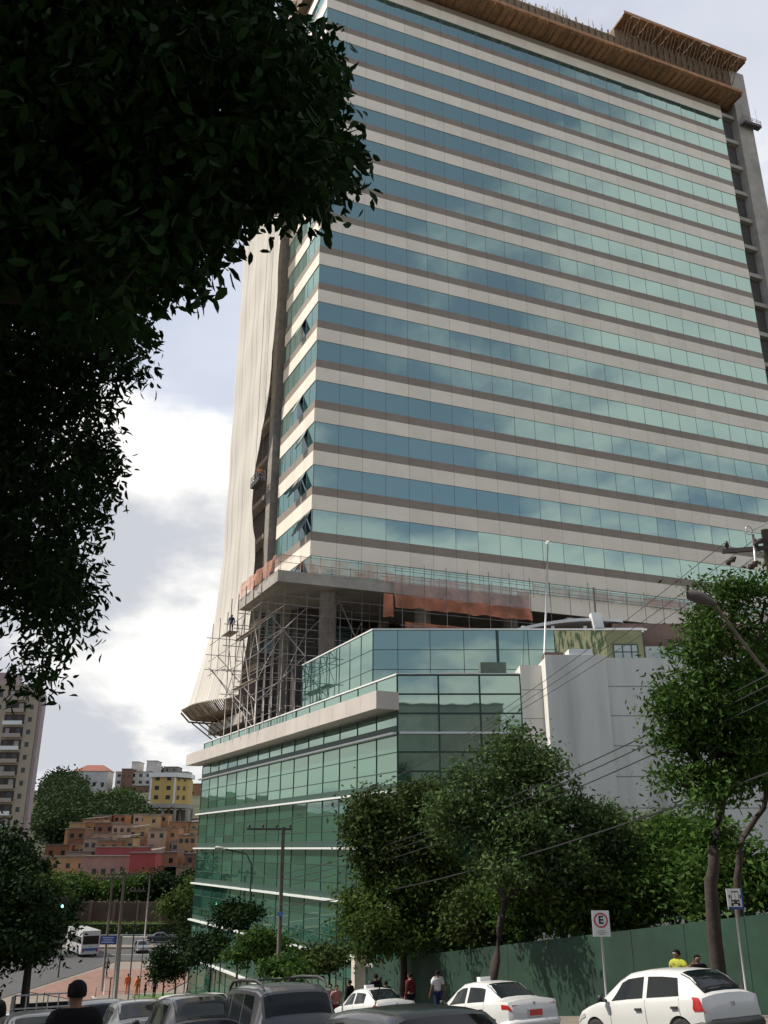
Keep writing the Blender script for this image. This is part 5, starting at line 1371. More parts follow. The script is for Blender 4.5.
c = make_car('sedan', 'grey car on the road just right of the bus', PG, plate=GP, name='moving_car'); place_car(c, *pc(93, 62.0), R(24))
c = make_car('hatch', 'white car low at the left edge of the street', PW_, plate=GP); place_car(c, *pc(16, 32.0), R(22))
# pickup with a cage rack
pk = thing('rack_trailer', (*pc(46, 27), ground(*pc(46, 27))), 'white-barred cage rack on a van behind the dark tree', 'van')
x, y = pc(46, 27); z = ground(x, y)
def along(d, l, h, hd=R(22)):
    return V((x-math.sin(hd)*d-math.cos(hd)*l, y+math.cos(hd)*d-math.sin(hd)*l, z+h-.1415*d))
D = along(1, 0, 0)-along(0, 0, 0); Lx = along(0, 1, 0)-along(0, 0, 0); U = V((0, 0, 1))
m = MB(); m.para(along(-1.5, -.8, .45), D*3.2, Lx*1.6, U*.85); m.build('bed', PK, pk)
m = MB(); m.para(along(1.2, -.78, 1.31), D*1.1, Lx*1.56, U*.42); m.para(along(1.2, -.8, .5), D*2.0, Lx*1.6, U*.8); m.build('cab', PK, pk)
m = MB(); m.para(along(1.17, -.7, 1.36), D*.02, Lx*1.4, U*.3); m.build('rear_window', M_cg, pk)
m = MB()
for k in range(9):
    for e in (-.78, .78): m.tube([along(-1.45+k*.33, e, 1.3), along(-1.45+k*.33, e, 1.9)], .018, 5)
for k in range(7): m.tube([along(-1.45, -.78+k*.26, 1.3), along(-1.45, -.78+k*.26, 1.9)], .018, 5)
for h in (1.9, 1.6):
    m.tube([along(-1.45, -.78, h), along(1.2, -.78, h)], .022, 5); m.tube([along(-1.45, .78, h), along(1.2, .78, h)], .022, 5); m.tube([along(-1.45, -.78, h), along(-1.45, .78, h)], .022, 5)
m.build('cage_rack', M_steel, pk)
for dx in (-.9, 2.3):
    for e in (-.8, .8):
        q = along(dx, e, .32); m = MB(); m.smooth = True; m.tube([q-Lx*.1, q+Lx*.1], .33, 16); w = m.build('wheel', M_tyre, pk); m = MB(); m.tube([q-Lx*.11, q+Lx*.11], .18, 12); m.build('rim', M_rim, w)
# bus at the junction
bx, by = pc(78, 132); bz = ground(bx, by)
bus = thing('bus', (bx, by, bz), 'white city bus turning at the foot of the street beside the dark tree', 'bus')
hd = R(30); D = V((-math.sin(hd), math.cos(hd), 0)); Lx = V((-math.cos(hd), -math.sin(hd), 0)); O = V((bx, by, bz+.03))
m = MB(); m.para(O-D*4.5-Lx*1.15+U*.35, D*9, Lx*2.3, U*2.75); bd = m.build('body', PW_, bus)
m = MB(); m.para(O-D*4.53-Lx*1.0+U*1.5, D*.03, Lx*2.0, U*1.0); m.build('rear_window', M_cg, bus)
m = MB(); m.para(O-D*4.2-Lx*1.16+U*1.5, D*8.4, Lx*.012, U*.85); m.para(O-D*4.2+Lx*1.15+U*1.5, D*8.4, Lx*.012, U*.85); m.build('side_windows', M_cg, bus)
m = MB(); m.para(O-D*4.535-Lx*1.0+U*.75, D*.03, Lx*2.0, U*.3); m.build('colour_band', mat('bus_blue', (.05, .12, .35), .4), bus)
for e in (-.95, .8): m = MB(); m.para(O-D*4.56+Lx*e+U*.6, D*.05, Lx*.16, U*.35); m.build('tail_lamp', M_tail, bus)
for dx in (-2.8, 2.8):
    for e in (-1.1, 1.1):
        q = O+D*dx+Lx*e+U*.48; m = MB(); m.smooth = True; m.tube([q-Lx*.12, q+Lx*.12], .48, 16); m.build('wheel', M_tyre, bus)

# ------------------------------------------------------------------ trees
LM_d = leaf_mat('dark_broad_leaf', (.008, .022, .005), (.024, .055, .012), trans=.14)
LM_f = leaf_mat('dark_fine_leaf', (.008, .021, .006), (.020, .042, .012), trans=.12)
LM_m = leaf_mat('mid_green_leaf', (.018, .048, .008), (.070, .13, .026), trans=.25)
LM_s = leaf_mat('silvery_green_leaf', (.026, .055, .014), (.10, .15, .052), trans=.2)
LM_r = leaf_mat('reddish_green_leaf', (.026, .036, .010), (.062, .095, .024), trans=.15)
LM_b = leaf_mat('bright_green_leaf', (.032, .062, .012), (.085, .13, .03), trans=.3)
def inpoly(x, y, poly):
    c = False; j = len(poly)-1
    for i in range(len(poly)):
        if (poly[i][1] > y) != (poly[j][1] > y) and x < (poly[j][0]-poly[i][0])*(y-poly[i][1])/(poly[j][1]-poly[i][1])+poly[i][0]: c = not c
        j = i
    return c
def edge_dist(x, y, poly):
    b = 1e9
    for i in range(len(poly)):
        ax, ay = poly[i-1]; bx_, by_ = poly[i]; dx, dy = bx_-ax, by_-ay
        t = max(0, min(1, ((x-ax)*dx+(y-ay)*dy)/(dx*dx+dy*dy+1e-9))); b = min(b, math.hypot(x-ax-dx*t, y-ay-dy*t))
    return b
def big_tree(name, label, base, fork, poly, ext, dr, n_cl, per, clump, size, lm, aspect, droop, box, r0, gaps=0.0, margin=1.0, over=False):
    """crown of leaf clumps filling a volume whose silhouette follows the tree's outline"""
    t = thing(name, base, label, 'tree')
    cs = []
    tries = 0
    while len(cs) < n_cl and tries < n_cl*60:
        tries += 1
        px = rnd.uniform(box[0], box[2]); py = rnd.uniform(box[1], box[3]); d = rnd.uniform(*dr)
        if not inpoly(px, py, poly): continue
        rpx = clump/d*1000*margin
        if edge_dist(px, py, poly) < rpx*rnd.uniform(.35, 1.0) and 0 < px < 780 and 0 < py < 1024: continue
        p = at(px, py, d)
        if gaps and math.sin(px*.071+py*.043)*math.sin(py*.067-px*.031+2) > 1-gaps: continue
        cs.append(np.array(p))
    if over:      # unseen crown clumps added overhead and behind to shade tree and street
        for _ in range(520): cs.append(np.array((rnd.uniform(-11, 2.5), rnd.uniform(-6, 3.2), rnd.uniform(5.2, 9))))
    cs = np.array(cs)
    P = np.repeat(cs, per, 0); P = P+np.clip(nr.normal(size=P.shape), -1.35, 1.35)*clump*.5*(1 if not over else np.where(P[:, 1:2] < 3.3, 1.6, 1.))
    leaf_obj('crown', P, size, lm, t, aspect=aspect, pts=7, droop=droop)
    m = MB(); m.smooth = True; b = V(base); f = V(fork)
    m.tube([b-U*.3, b.lerp(f, .4)+V((.1, 0, 0)), b.lerp(f, .75)+V((.05, .1, 0)), f], [r0*1.25, r0, r0*.85, r0*.7], 12); m.build('trunk', M_bark, t)
    br = MB(); br.smooth = True
    for k in range(9):
        c = V(cs[nr.integers(len(cs))]); limb(br, f, c, r0*.4, r0*.12)
        for _ in range(4):
            c2_ = V(cs[np.argsort(np.linalg.norm(cs-np.array(c), axis=1))[rnd.randrange(2, 40)]]); limb(br, c, c2_, r0*.13, r0*.03, n=3, sides=5)
    for k in range(420):
        c = cs[nr.integers(n_cl if n_cl < len(cs) else len(cs))]; near = np.argsort(np.linalg.norm(cs-c, axis=1))[1:6]
        limb(br, V(c), V(cs[near[rnd.randrange(5)]]), .011, .005, n=3, sides=4)
    br.build('branch', M_bark, t)
    return t
polyA = [(-900, -500), (150, -500), (262, -20), (285, 4), (308, 8), (325, 18), (348, 36), (357, 58), (352, 88), (345, 98), (364, 116), (372, 135), (381, 160), (374, 185), (364, 205), (352, 196), (340, 205), (336, 238), (318, 242), (300, 232), (288, 246), (272, 240), (262, 232), (252, 262), (243, 274), (235, 262), (226, 258), (212, 282), (200, 296), (190, 314), (172, 300), (155, 318), (140, 340), (60, 330), (0, 300), (-900, 300)]
big_tree('broadleaf_tree', 'dark broad-leaved tree whose drooping branches fill the upper left corner', (-6.5, 5.0, ground(-6.5, 5)), (-5.5, 5.2, 3.0), polyA, 0, (5.0, 8.2), 1700, 62, .34, .14, LM_d, .42, .75, (-230, -230, 400, 340), .28, margin=.8, over=True)
polyB = [(-900, -400), (100, -400), (120, 250), (146, 330), (150, 372), (132, 392), (142, 400), (128, 412), (116, 428), (122, 440), (137, 462), (132, 478), (136, 490), (122, 505), (112, 520), (108, 545), (118, 560), (112, 578), (122, 590), (108, 600), (108, 622), (98, 650), (76, 640), (60, 648), (58, 672), (64, 684), (48, 690), (30, 694), (12, 690), (14, 668), (40, 640), (18, 610), (0, 606), (-900, 600)]
polyB = [(x-(16 if (y > 380 and x > 60) else 0), y) for x, y in polyB]
big_tree('fine_leaved_tree', 'dark feathery tree hanging down the left side of the picture', (-7.5, 11.5, ground(-7.5, 11.5)), (-6.5, 11.5, 3.2), polyB, 0, (10, 13.5), 1800, 70, .44, .14, LM_f, .34, .6, (-230, -100, 160, 700), .3, gaps=.13, margin=.45)
def uwz(px, py, d): p = at(px, py, d); return V((p.x, p.y, ground(p.x, p.y)))
# lower left dark tree
tree('round_street_tree', 'low dark round tree at the lower left above the parked cars', uwz(28, 990, 27), at(30, 950, 27), [pblob(0, 885, 40, 38, 27), pblob(42, 936, 28, 38, 27), pblob(4, 930, 42, 46, 26), pblob(-30, 930, 50, 60, 27), pblob(2, 846, 16, 16, 27)], 26000, .16, LM_f, r0=.16, clump_r=.6, shell=.15, pts=4, aspect=.45)
# right hand tree on the pavement
b = uwz(718, 985, 27.3); b.z += .15
tree('street_tree', 'tall street tree at the right edge with a dark forked trunk', b, at(716, 800, 27), [pblob(716, 620, 42, 34, 27), pblob(765, 600, 46, 44, 27.5), pblob(700, 690, 44, 34, 26.5), pblob(722, 720, 46, 46, 27.4), pblob(700, 650, 34, 34, 27), pblob(745, 690, 50, 44, 27.5), pblob(682, 735, 30, 36, 26.8), pblob(730, 755, 44, 42, 27), pblob(700, 782, 36, 26, 26.6), pblob(790, 700, 60, 110, 28.5), pblob(738, 585, 28, 22, 27), pblob(752, 768, 34, 34, 27.6), pblob(720, 792, 30, 20, 27), pblob(668, 712, 22, 26, 26.8), pblob(672, 690, 16, 20, 26.8), pblob(668, 782, 12, 16, 26.6)],
     30000, .20, LM_m, r0=.22, clump_r=.62, trunk_pts=[b, at(712, 900, 27.2), at(713, 850, 27.0), at(722, 800, 27)], twigs=50, shell=.35, aspect=.38, droop=.45)
b2 = uwz(742, 985, 28.8)
tree('street_tree', 'thinner crooked tree just right of the forked trunk', b2, at(766, 790, 28.6), [pblob(775, 740, 34, 40, 28.8), pblob(765, 650, 20, 26, 28.9)], 2600, .2, LM_m, r0=.13, clump_r=.7, trunk_pts=[b2, at(737, 880, 28.7), at(742, 838, 28.6), at(764, 808, 28.6)], aspect=.38)
# middle trees
b = uwz(484, 985, 37); b.z += .15
tree('street_tree', 'silvery green tree with a leaning trunk in front of the pale block', b, at(512, 870, 38.5), [pblob(520, 762, 46, 30, 39), pblob(478, 790, 34, 30, 38), pblob(545, 800, 46, 32, 39), pblob(500, 830, 52, 34, 38), pblob(590, 820, 46, 28, 39.5), pblob(560, 845, 46, 26, 38), pblob(500, 868, 46, 20, 36.5), pblob(455, 812, 30, 28, 38), pblob(610, 845, 40, 28, 39.5), pblob(530, 870, 50, 22, 38), pblob(520, 740, 26, 16, 39)],
     30000, .22, LM_s, r0=.2, clump_r=.72, trunk_pts=[b, at(500, 930, 37.2), at(505, 900, 38)], twigs=50, shell=.4)
b = uwz(402, 975, 46.5)
tree('garden_tree', 'bushy tree with rusty-tinged leaves before the corner of the green glass', b, at(404, 900, 47), [pblob(392, 815, 46, 36, 47), pblob(372, 845, 32, 34, 46), pblob(430, 830, 40, 36, 47), pblob(418, 800, 32, 24, 47.4), pblob(368, 815, 26, 28, 46.6), pblob(410, 860, 52, 36, 47)], 20000, .24, LM_r, r0=.2, clump_r=.72, shell=.4)
b = uwz(430, 975, 47.5)
tree('garden_tree', 'dense bright green tree behind the far end of the green wall', b, at(432, 930, 48), [pblob(390, 910, 46, 40, 46), pblob(450, 880, 46, 40, 48), pblob(440, 920, 50, 34, 46.5), pblob(372, 940, 24, 24, 45.5), pblob(360, 905, 22, 26, 46)], 20000, .24, LM_b, r0=.18, clump_r=.72, shell=.4)
for i, (px, py, rx, ry, d, lm, lab_) in enumerate([
    (560, 895, 60, 34, 41, LM_m, 'dark shrub mass behind the green wall left of the parking sign'),
    (625, 870, 44, 44, 42, LM_b, 'leafy shrub behind the wall directly above the parking sign'),
    (680, 865, 50, 44, 38, LM_m, 'shrub behind the wall between the parking sign and the forked tree'),
    (745, 870, 56, 44, 34, LM_m, 'shrub behind the wall around the bus stop sign'),
    (500, 905, 50, 30, 43, LM_r, 'brownish shrub behind the wall beside the leaning trunk'),
    (600, 905, 44, 24, 38, LM_b, 'light green climbing plant hanging at the top of the wall'),
    (664, 840, 36, 26, 44, LM_b, 'pale green shrub crown against the pale block')]):
    c = at(px, py, d); b = V((c.x, c.y, ground(c.x, c.y)))
    tree('shrub', lab_, b, c-U*.6, [pblob(px, py, rx, ry, d), pblob(px-rx*.5, py+ry*.35, rx*.6, ry*.7, d-.6), pblob(px+rx*.5, py+ry*.3, rx*.6, ry*.7, d-.4)], 9000, .25, lm, cat='shrub', r0=.1, clump_r=.8, twigs=10, shell=.35)
# small trees by the glass facade and junction
for (px, py, rx, ry, d, lm, n, lab_, pyt) in [
    (240, 914, 26, 13, 62, LM_f, 3500, 'small flat-topped tree against the green glass, left of the utility pole', 975),
    (262, 945, 34, 18, 60, LM_m, 4500, 'wide small tree behind the utility pole', 975),
    (212, 948, 26, 16, 68, LM_f, 3500, 'small dark tree on the lawn left of the others', 975),
    (178, 952, 26, 20, 76, LM_f, 4500, 'small dark tree beside the orange workers', 985),
    (165, 968, 14, 12, 78, LM_f, 1800, 'tiny tree over the person in grey-blue', 990),
    (192, 928, 20, 26, 98, LM_f, 3000, 'young tree at the far corner of the glass building', 965),
    (330, 955, 30, 16, 56, LM_r, 3000, 'yellowish shrub under the last white ledge', 975),
    (295, 968, 24, 10, 54, LM_m, 2000, 'low shrub at the foot of the utility pole', 985)]:
    c = at(px, py, d); b = V((c.x, c.y, ground(c.x, c.y)))
    tree('small_tree', lab_, b, c-U*ry*.03, [pblob(px, py, rx, ry, d), pblob(px-rx*.6, py+ry*.4, rx*.5, ry*.6, d)], n, .26, lm, r0=.09, clump_r=.6, twigs=8, shell=.3)

for (u, w, h, lab_) in ((14, -7, 8, 'nearest unseen street tree on the left pavement, added for shade'), (29, -7.5, 9, 'unseen street tree farther down the left pavement, added for shade'), (52, -12.5, 10, 'street tree mirrored in the middle of the green glass'), (66, -13, 9, 'street tree mirrored in the far part of the green glass')):
    p = street(u, w); g = ground(p.x, p.y); b = V((p.x, p.y, g))
    tree('pavement_tree', lab_, b, b+U*3.2, [((p.x, p.y, g+h*.7), (3.4, 3.4, 2.6)), ((p.x-1.5, p.y+1.5, g+h*.6), (2.4, 2.4, 2)), ((p.x+1.2, p.y-1, g+h*.85), (2.2, 2.2, 1.8))], 7000, .3, LM_m, r0=.2, clump_r=.9, twigs=10)  # unseen trees; the two nearest are added to shade the left cars
# ------------------------------------------------------------------ far side of the avenue
M_bank = leaf_mat('sunlit_bank_leaf', (.09, .14, .025), (.19, .25, .06), trans=.3)  # sunlight on the grass bank is put into this bright leaf colour
hx0, hx1 = -62, -28
# grass bank built as a leafy box
m = MB(); m.para((hx0-30, 158.5, ZA), (75, 0, 0), (0, 2.6, 0), (0, 0, 1.7)); hg = m.build('bank_core', mat('bank_inside', (.02, .035, .01), .95))
ORG['bank'] = ORG[hg.name]; hg.name = 'bank'; tag(hg, 'long sunlit grass bank along the far side of the avenue', 'bank')
P = np.stack([nr.uniform(hx0-30, hx1+17, 14000), 158.3+nr.uniform(0, 2.9, 14000), ZA+nr.uniform(.1, 1.95, 14000)], 1)
leaf_obj('leaves', P, .35, M_bank, hg, droop=0)
m = MB(); m.para((hx0-30, 156.2, ZA+.2), (75, 0, 0), (0, .2, 0), (0, 0, .18)); 
for k in range(26): m.box((hx0-30+k*3, 156.3, ZA+.3), (.15, .15, .8))
m.build('guard_rail', M_steel, loc=(hx0-30, 156.2, ZA), label='low pale guard rail running before the grass bank', cat='railing')
m = MB()
m.para((hx0-30, 166, ZA), (78, 0, 0), (0, .4, 0), (0, 0, 4.6)); rw_ = m.build('retaining_wall', mat('brick_retaining_wall', (.15, .095, .07), .9, var=.3, scale=.5, dirt=(.06, .06, .04, .6)), loc=(hx0-30, 166, ZA), label='brownish retaining wall under the trees across the avenue', cat='wall')
m = MB()
for k in range(20): m.box((hx0-28+k*4, 165.85, ZA+2.4), (.4, .3, 4.9))
m.build('pilaster', mat('brick_pilaster', (.24, .17, .12), .9, var=.3), rw_)
for i, (px, py, rx, ry, d, lm, n, lab_) in enumerate([
    (42, 886, 24, 20, 150, LM_b, 4500, 'bright yellow-green tree over the dark round tree'),
    (72, 882, 24, 14, 172, LM_m, 4000, 'first low tree on the retaining wall, right of the yellow-green one'),
    (98, 888, 26, 16, 172, LM_b, 4500, 'broad olive tree on the retaining wall below the pink house'),
    (128, 886, 24, 14, 173, LM_m, 4000, 'round tree on the retaining wall behind the tall pole'),
    (158, 886, 22, 16, 173, LM_f, 4000, 'dark tree on the retaining wall right of the pale slim pole'),
    (184, 902, 20, 18, 160, LM_b, 4500, 'bright feathery tree near the edge of the glass building'),
    (186, 882, 22, 16, 175, LM_f, 4000, 'dark tree highest beside the glass building edge'),
    (20, 862, 26, 20, 150, LM_f, 4500, 'dark tree at the foot of the tall apartment block'),
    (58, 906, 20, 18, 160, LM_f, 3500, 'shaded tree behind the traffic light'),
    (-10, 880, 30, 30, 130, LM_f, 4000, 'dark tree cut off by the left edge')]):
    c = at(px, py, d); b = V((c.x, c.y, ground(c.x, c.y)))
    tree('roadside_tree', lab_, b, c-U*1.0, [pblob(px, py, rx, ry, d), pblob(px-rx*.5, py+ry*.4, rx*.6, ry*.6, d-1), pblob(px+rx*.55, py+ry*.3, rx*.55, ry*.6, d+1)], n, .6, lm, r0=.25, clump_r=1.5, twigs=6, shell=.4)

# ------------------------------------------------------------------ hillside woods (one far mass) and single palms / trees
P = []
for _ in range(3400):
    px = rnd.uniform(36, 200); py = 792+rnd.uniform(0, 46)
    lim = 776 + (0 if px < 70 else 0)
    if px > 72 and py < 813: continue
    if px > 126 and py < 822: continue
    if px > 144 and py < 838: continue
    d = hit(px, py)+rnd.uniform(-4, 4)
    if d > 600: d = 405
    x = (px-384)/960*d; g = ground(x, d); r = rnd.uniform(1.5, 3.2)
    q = nr.normal(size=(60, 3))*np.array([r*.7, r*.7, r*.75])+np.array([x, d, g+rnd.uniform(1.5, 4.5)])
    P.append(q)
P = np.concatenate(P)
lo = leaf_obj('woods', P, 1.0, leaf_mat('woods_leaf', (.016, .034, .012), (.045, .07, .025), trans=.15), None, droop=0, aspect=.7, kind='stuff')
lo['label'] = 'dark wooded slope between the apartment block and the houses'; lo['category'] = 'woods'
for (px, py, rx, ry, lm, lab_) in [(100, 806, 14, 14, LM_m, 'lighter green tree standing out of the wooded slope'), (123, 800, 12, 12, LM_m, 'rounded tree on the slope below the white hilltop houses'), (60, 780, 14, 10, LM_f, 'dark tree on the hilltop next to the apartment block'), (160, 775, 8, 8, LM_f, 'dark hilltop tree beside the yellow block'), (112, 826, 14, 12, LM_f, 'dark tree above the brick houses'), (140, 820, 10, 10, LM_m, 'tree left of the yellow block stilts')]:
    d = hit(px, py+ry*.6); d = min(d, 430)
    c = at(px, py, d); b = V((c.x, c.y, ground(c.x, c.y)))
    tree('hillside_tree', lab_, b, c-U*.5, [pblob(px, py, rx, ry, d), pblob(px-rx*.4, py+ry*.4, rx*.6, ry*.6, d-2)], 2600, 1.3, lm, r0=.4, clump_r=2.6, twigs=4, aspect=.6)

# ------------------------------------------------------------------ apartment tower at the left
def facade_windows(parent, o, dx, up, cols, rows, w, h, y_off, m_, frame=None):
    for (cx, cz) in [(c_, r_) for c_ in cols for r_ in rows]:
        m = MB(); m.para(o+dx*(cx-w/2)+up*(cz-h/2)+y_off, dx*w, -y_off.normalized()*.05, up*h); m.build('window', m_, parent)
M_ap = mat('beige_render', (.40, .33, .25), .85, var=.1, scale=.3, dirt=(.22, .19, .16, .5), streak=True)
M_ap2 = mat('mauve_render', (.30, .24, .25), .85, var=.1, scale=.3, dirt=(.2, .17, .17, .4))
M_wd = mat('dark_window', (.02, .025, .03), .2, var=.3)
ad = 215; ax = at(20, 800, ad).x
apt = thing('apartment_tower', (ax, ad, ground(ax, ad)), 'tall beige apartment tower with stacked white balconies at the left edge', 'building')
zt = at(20, 687, ad).z; zb = ground(ax, ad)-3
xr = at(32, 760, ad).x-.2; xl = xr-16
m = MB(); m.para((xl, ad, zb), (xr-xl, 0, 0), (-4, 14, 0), (0, 0, zt-zb)); m.build('wall', M_ap, apt)
m = MB(); m.para((xr+.01, ad+.3, zb), (.6, .4, 0), (-4, 13, 0), (0, 0, zt-zb-.3)); m.build('side_wall', M_ap2, apt)
m = MB(); m.para((xr-13, ad+4, zt), (4.5, 0, 0), (0, 5, 0), (0, 0, 4.2)); m.build('water_tank_house', M_ap2, apt)
m = MB(); m.para((xl, ad-.1, zt+.01), (xr-xl, 0, 0), (0, .3, 0), (0, 0, .7)); m.build('roof_parapet', M_ap, apt)
nf = int((zt-zb)/2.9)
for k in range(nf):
    z = zt-1.9-k*2.9
    for j, cx in enumerate((xr-1.6, xr-9.3)):
        m = MB(); m.para((cx-.45, ad-.03, z-.5), (.9, 0, 0), (0, .1, 0), (0, 0, 1.1)); m.build('window', M_wd, apt)
    m = MB(); m.para((xr-7.7, ad-.04, z-1.0), (4.8, 0, 0), (0, .1, 0), (0, 0, 2.2)); rc = m.build('balcony_recess_shade', mat('balcony_shade', (.07, .05, .045), .9, var=.4, scale=.7), apt)  # flat dark panel stands for the shade inside the balcony
    m = MB(); m.para((xr-7.6, ad-1.05, z-1.25), (4.6, 0, 0), (0, 1.0, 0), (0, 0, .15)); m.para((xr-7.6, ad-1.06, z-1.1), (4.6, 0, 0), (0, .08, 0), (0, 0, .75))
    m.build('balcony', M_white if k in (2, 4, 9, 10) else mat('balcony_render', (.40, .33, .28), .8, var=.2), apt)
    for cx, w in ((xr-7.0, .9), (xr-4.6, 1.1)):
        m = MB(); m.para((cx, ad-.06, z-.6), (w, 0, 0), (0, .03, 0), (0, 0, 1.5)); m.build('balcony_door', M_wd if (k+int(w*10)) % 3 else mat('pale_curtain', (.35, .33, .32), .8), apt)

# ------------------------------------------------------------------ houses on the hillside
WC = {'terracotta': (.37, .18, .095), 'orange brick': (.44, .25, .13), 'pale brick': (.44, .31, .22), 'brown brick': (.22, .12, .08), 'ochre': (.42, .28, .14), 'dusty pink': (.42, .22, .18), 'grey cement': (.26, .24, .22), 'white': (.60, .58, .54), 'bright red': (.40, .07, .07), 'green': (.08, .19, .15), 'crimson': (.27, .06, .065)}
WM = {k: mat('house_'+k.replace(' ', '_'), c, .9, var=.15, scale=.6, dirt=(c[0]*.5, c[1]*.5, c[2]*.55, .5)) for k, c in WC.items()}
M_tile = mat('red_roof_tiles', (.25, .09, .06), .85, var=.25, scale=1); M_fc = mat('grey_roof_sheet', (.15, .13, .12), .8, var=.2, scale=.8); M_blue = mat('blue_water_tank', (.04, .09, .25), .5)
def house(x, y, w, dpt, h, col, label, roof='flat', cols=2, rows=1, zb=None, name='hillside_house', win=(.9, 1.0), tank=False, cat='house', winm=None):
    g = (min(ground(x, y), ground(x, y+dpt)) if zb is None else zb)
    t = thing(name, (x, y, g), label, cat)
    m = MB(); m.para((x-w/2, y, g-3), (w, 0, 0), (0, dpt, 0), (0, 0, h+3)); m.build('wall', WM[col], t)
    if roof == 'flat':
        m = MB(); m.para((x-w/2-.2, y-.25, g+h), (w+.4, 0, 0), (0, dpt+.4, 0), (0, 0, .22)); m.build('roof', M_conc_d, t)
    elif roof == 'sheet':
        m = MB(); m.para((x-w/2-.3, y-.5, g+h+.02), (w+.6, 0, .5), (0, dpt+.8, .5), (0, 0, .1)); m.build('roof', M_fc, t)
    else:
        m = MB(); a = .5; z = g+h
        m.add([(x-w/2-a, y-a, z), (x+w/2+a, y-a, z), (x+w/2+a, y+dpt+a, z), (x-w/2-a, y+dpt+a, z), (x-w/4, y+dpt/2, z+w*.2), (x+w/4, y+dpt/2, z+w*.2)], [(0, 1, 5, 4), (1, 2, 5), (2, 3, 4, 5), (3, 0, 4), (3, 2, 1, 0)]); m.build('roof', M_tile, t)
    for r in range(rows):
        for c_ in range(cols):
            cx = x-w/2+w*(c_+.5)/cols; cz = g+1.6+r*2.8
            if rnd.random() < .08: continue
            m = MB(); m.para((cx-win[0]/2, y-.04, cz-win[1]/2), (win[0], 0, 0), (0, .1, 0), (0, 0, win[1])); q = m.build('window', winm or M_wd, t)
    if tank:
        m = MB(); m.smooth = True; m.lathe((x+w*.2, y+dpt*.4, g+h+.2), [(.5, 0), (.6, .7), (.3, 1.0)], 10); m.build('water_tank', M_blue, t)
    return t
def hx(px, d): return (px-384)/955*d
cols_ = ['terracotta', 'orange brick', 'orange brick', 'pale brick', 'pale brick', 'brown brick', 'ochre', 'grey cement']
rows_ = [(880, 70, 202, 9, 'lowest'), (872, 52, 202, 13, 'second lowest'), (865, 46, 202, 15, 'third lowest'), (858, 56, 202, 15, 'third highest'), (851, 66, 202, 14, 'second highest'), (846, 84, 200, 12, 'highest')]
ordn = ['first', 'second', 'third', 'fourth', 'fifth', 'sixth', 'seventh', 'eighth', 'ninth', 'tenth', 'eleventh', 'twelfth', 'thirteenth', 'fourteenth', 'fifteenth']
for (py, xa, xb, n, rl) in rows_:
    for k in range(n):
        px = xa+(xb-xa)*(k+.5)/n+rnd.uniform(-2, 2); d = hit(px, py+rnd.uniform(-1.5, 1.5))
        c_ = rnd.choice(cols_); w = rnd.uniform(3.4, 6.0); rf = rnd.choice(['flat', 'flat', 'flat', 'sheet'])
        rws = rnd.choice([1, 2, 2, 3])
        house(hx(px, d), d, w, rnd.uniform(5, 7), rws*2.8+rnd.uniform(0, .5), c_, f'{c_} house, {"flat roof" if rf=="flat" else "sheet roof"}, {ordn[k]} from the left in the {rl} hillside row', rf, rnd.choice([2, 2, 3]), rws, tank=rnd.random() < .07)
d = 206
house(hx(112, d), d-2, 12, 6, 7.4, 'dusty pink', 'long pink house with a row of small dark windows above the trees', 'flat', 6, 2, win=(.9, 1.2))
house(hx(146, d), d-3, 5.4, 6, 8.2, 'bright red', 'bright red house right of the long pink one', 'flat', 2, 1)
house(hx(116, d), d+3, 11, 5, 8.6, 'crimson', 'low wide crimson-topped house behind the long pink one', 'flat', 4, 2)
house(hx(78, d), d-12, 7, 5, 4.5, 'green', 'small sea-green house at the left end of the lowest row', 'flat', 3, 1)
house(hx(56, 212), 212, 14, 6, 6.2, 'orange brick', 'wide orange brick house beside the apartment tower', 'flat', 5, 2)
# hilltop
def top_house(px0, px1, pyt, pyb, d, col, label, roof='flat', cols=3, rows=2, dep=9, **k):
    a = at(px0, pyt, d); b = at(px1, pyt, d); zb = at(px0, pyb, d).z
    return house((a.x+b.x)/2, d, b.x-a.x, dep, a.z-zb, col, label, roof, cols, rows, zb=zb, **k)
top_house(75, 108, 771, 788, 400, 'white', 'white hilltop house with a red hipped roof', 'hip', 4, 1, win=(1.3, 1.5))
top_house(85, 104, 768.5, 771, 405, 'brown brick', 'small brown attic storey with a red roof on the white hilltop house', 'hip', 2, 0)
top_house(116, 152, 772, 786, 402, 'white', 'wide white hilltop house with dark windows', 'flat', 5, 2, win=(1.4, 1.3))
top_house(132, 139, 762, 775, 406, 'white', 'narrow white tower room on the wide hilltop house', 'flat', 1, 1)
top_house(147, 157, 761, 776, 408, 'white', 'small pale cube with a dark cap on the hilltop', 'flat', 1, 1)
top_house(122, 132, 769, 780, 399, 'brown brick', 'brown storey set into the front of the wide white house', 'flat', 2, 1)
top_house(164, 178, 767, 780, 420, 'grey cement', 'grey house behind the yellow block on the hilltop', 'flat', 2, 2)
top_house(176, 188, 772, 800, 415, 'white', 'pale tall house behind the right side of the yellow block', 'flat', 2, 3)
top_house(190, 203, 784, 812, 370, 'terracotta', 'terracotta brick house touching the edge of the glass building', 'flat', 2, 3)
top_house(130, 150, 786, 803, 385, 'brown brick', 'large brown brick house left of the yellow block', 'flat', 3, 2)
top_house(60, 74, 778, 790, 395, 'brown brick', 'brown house half hidden by trees at the left of the hilltop', 'flat', 2, 1)
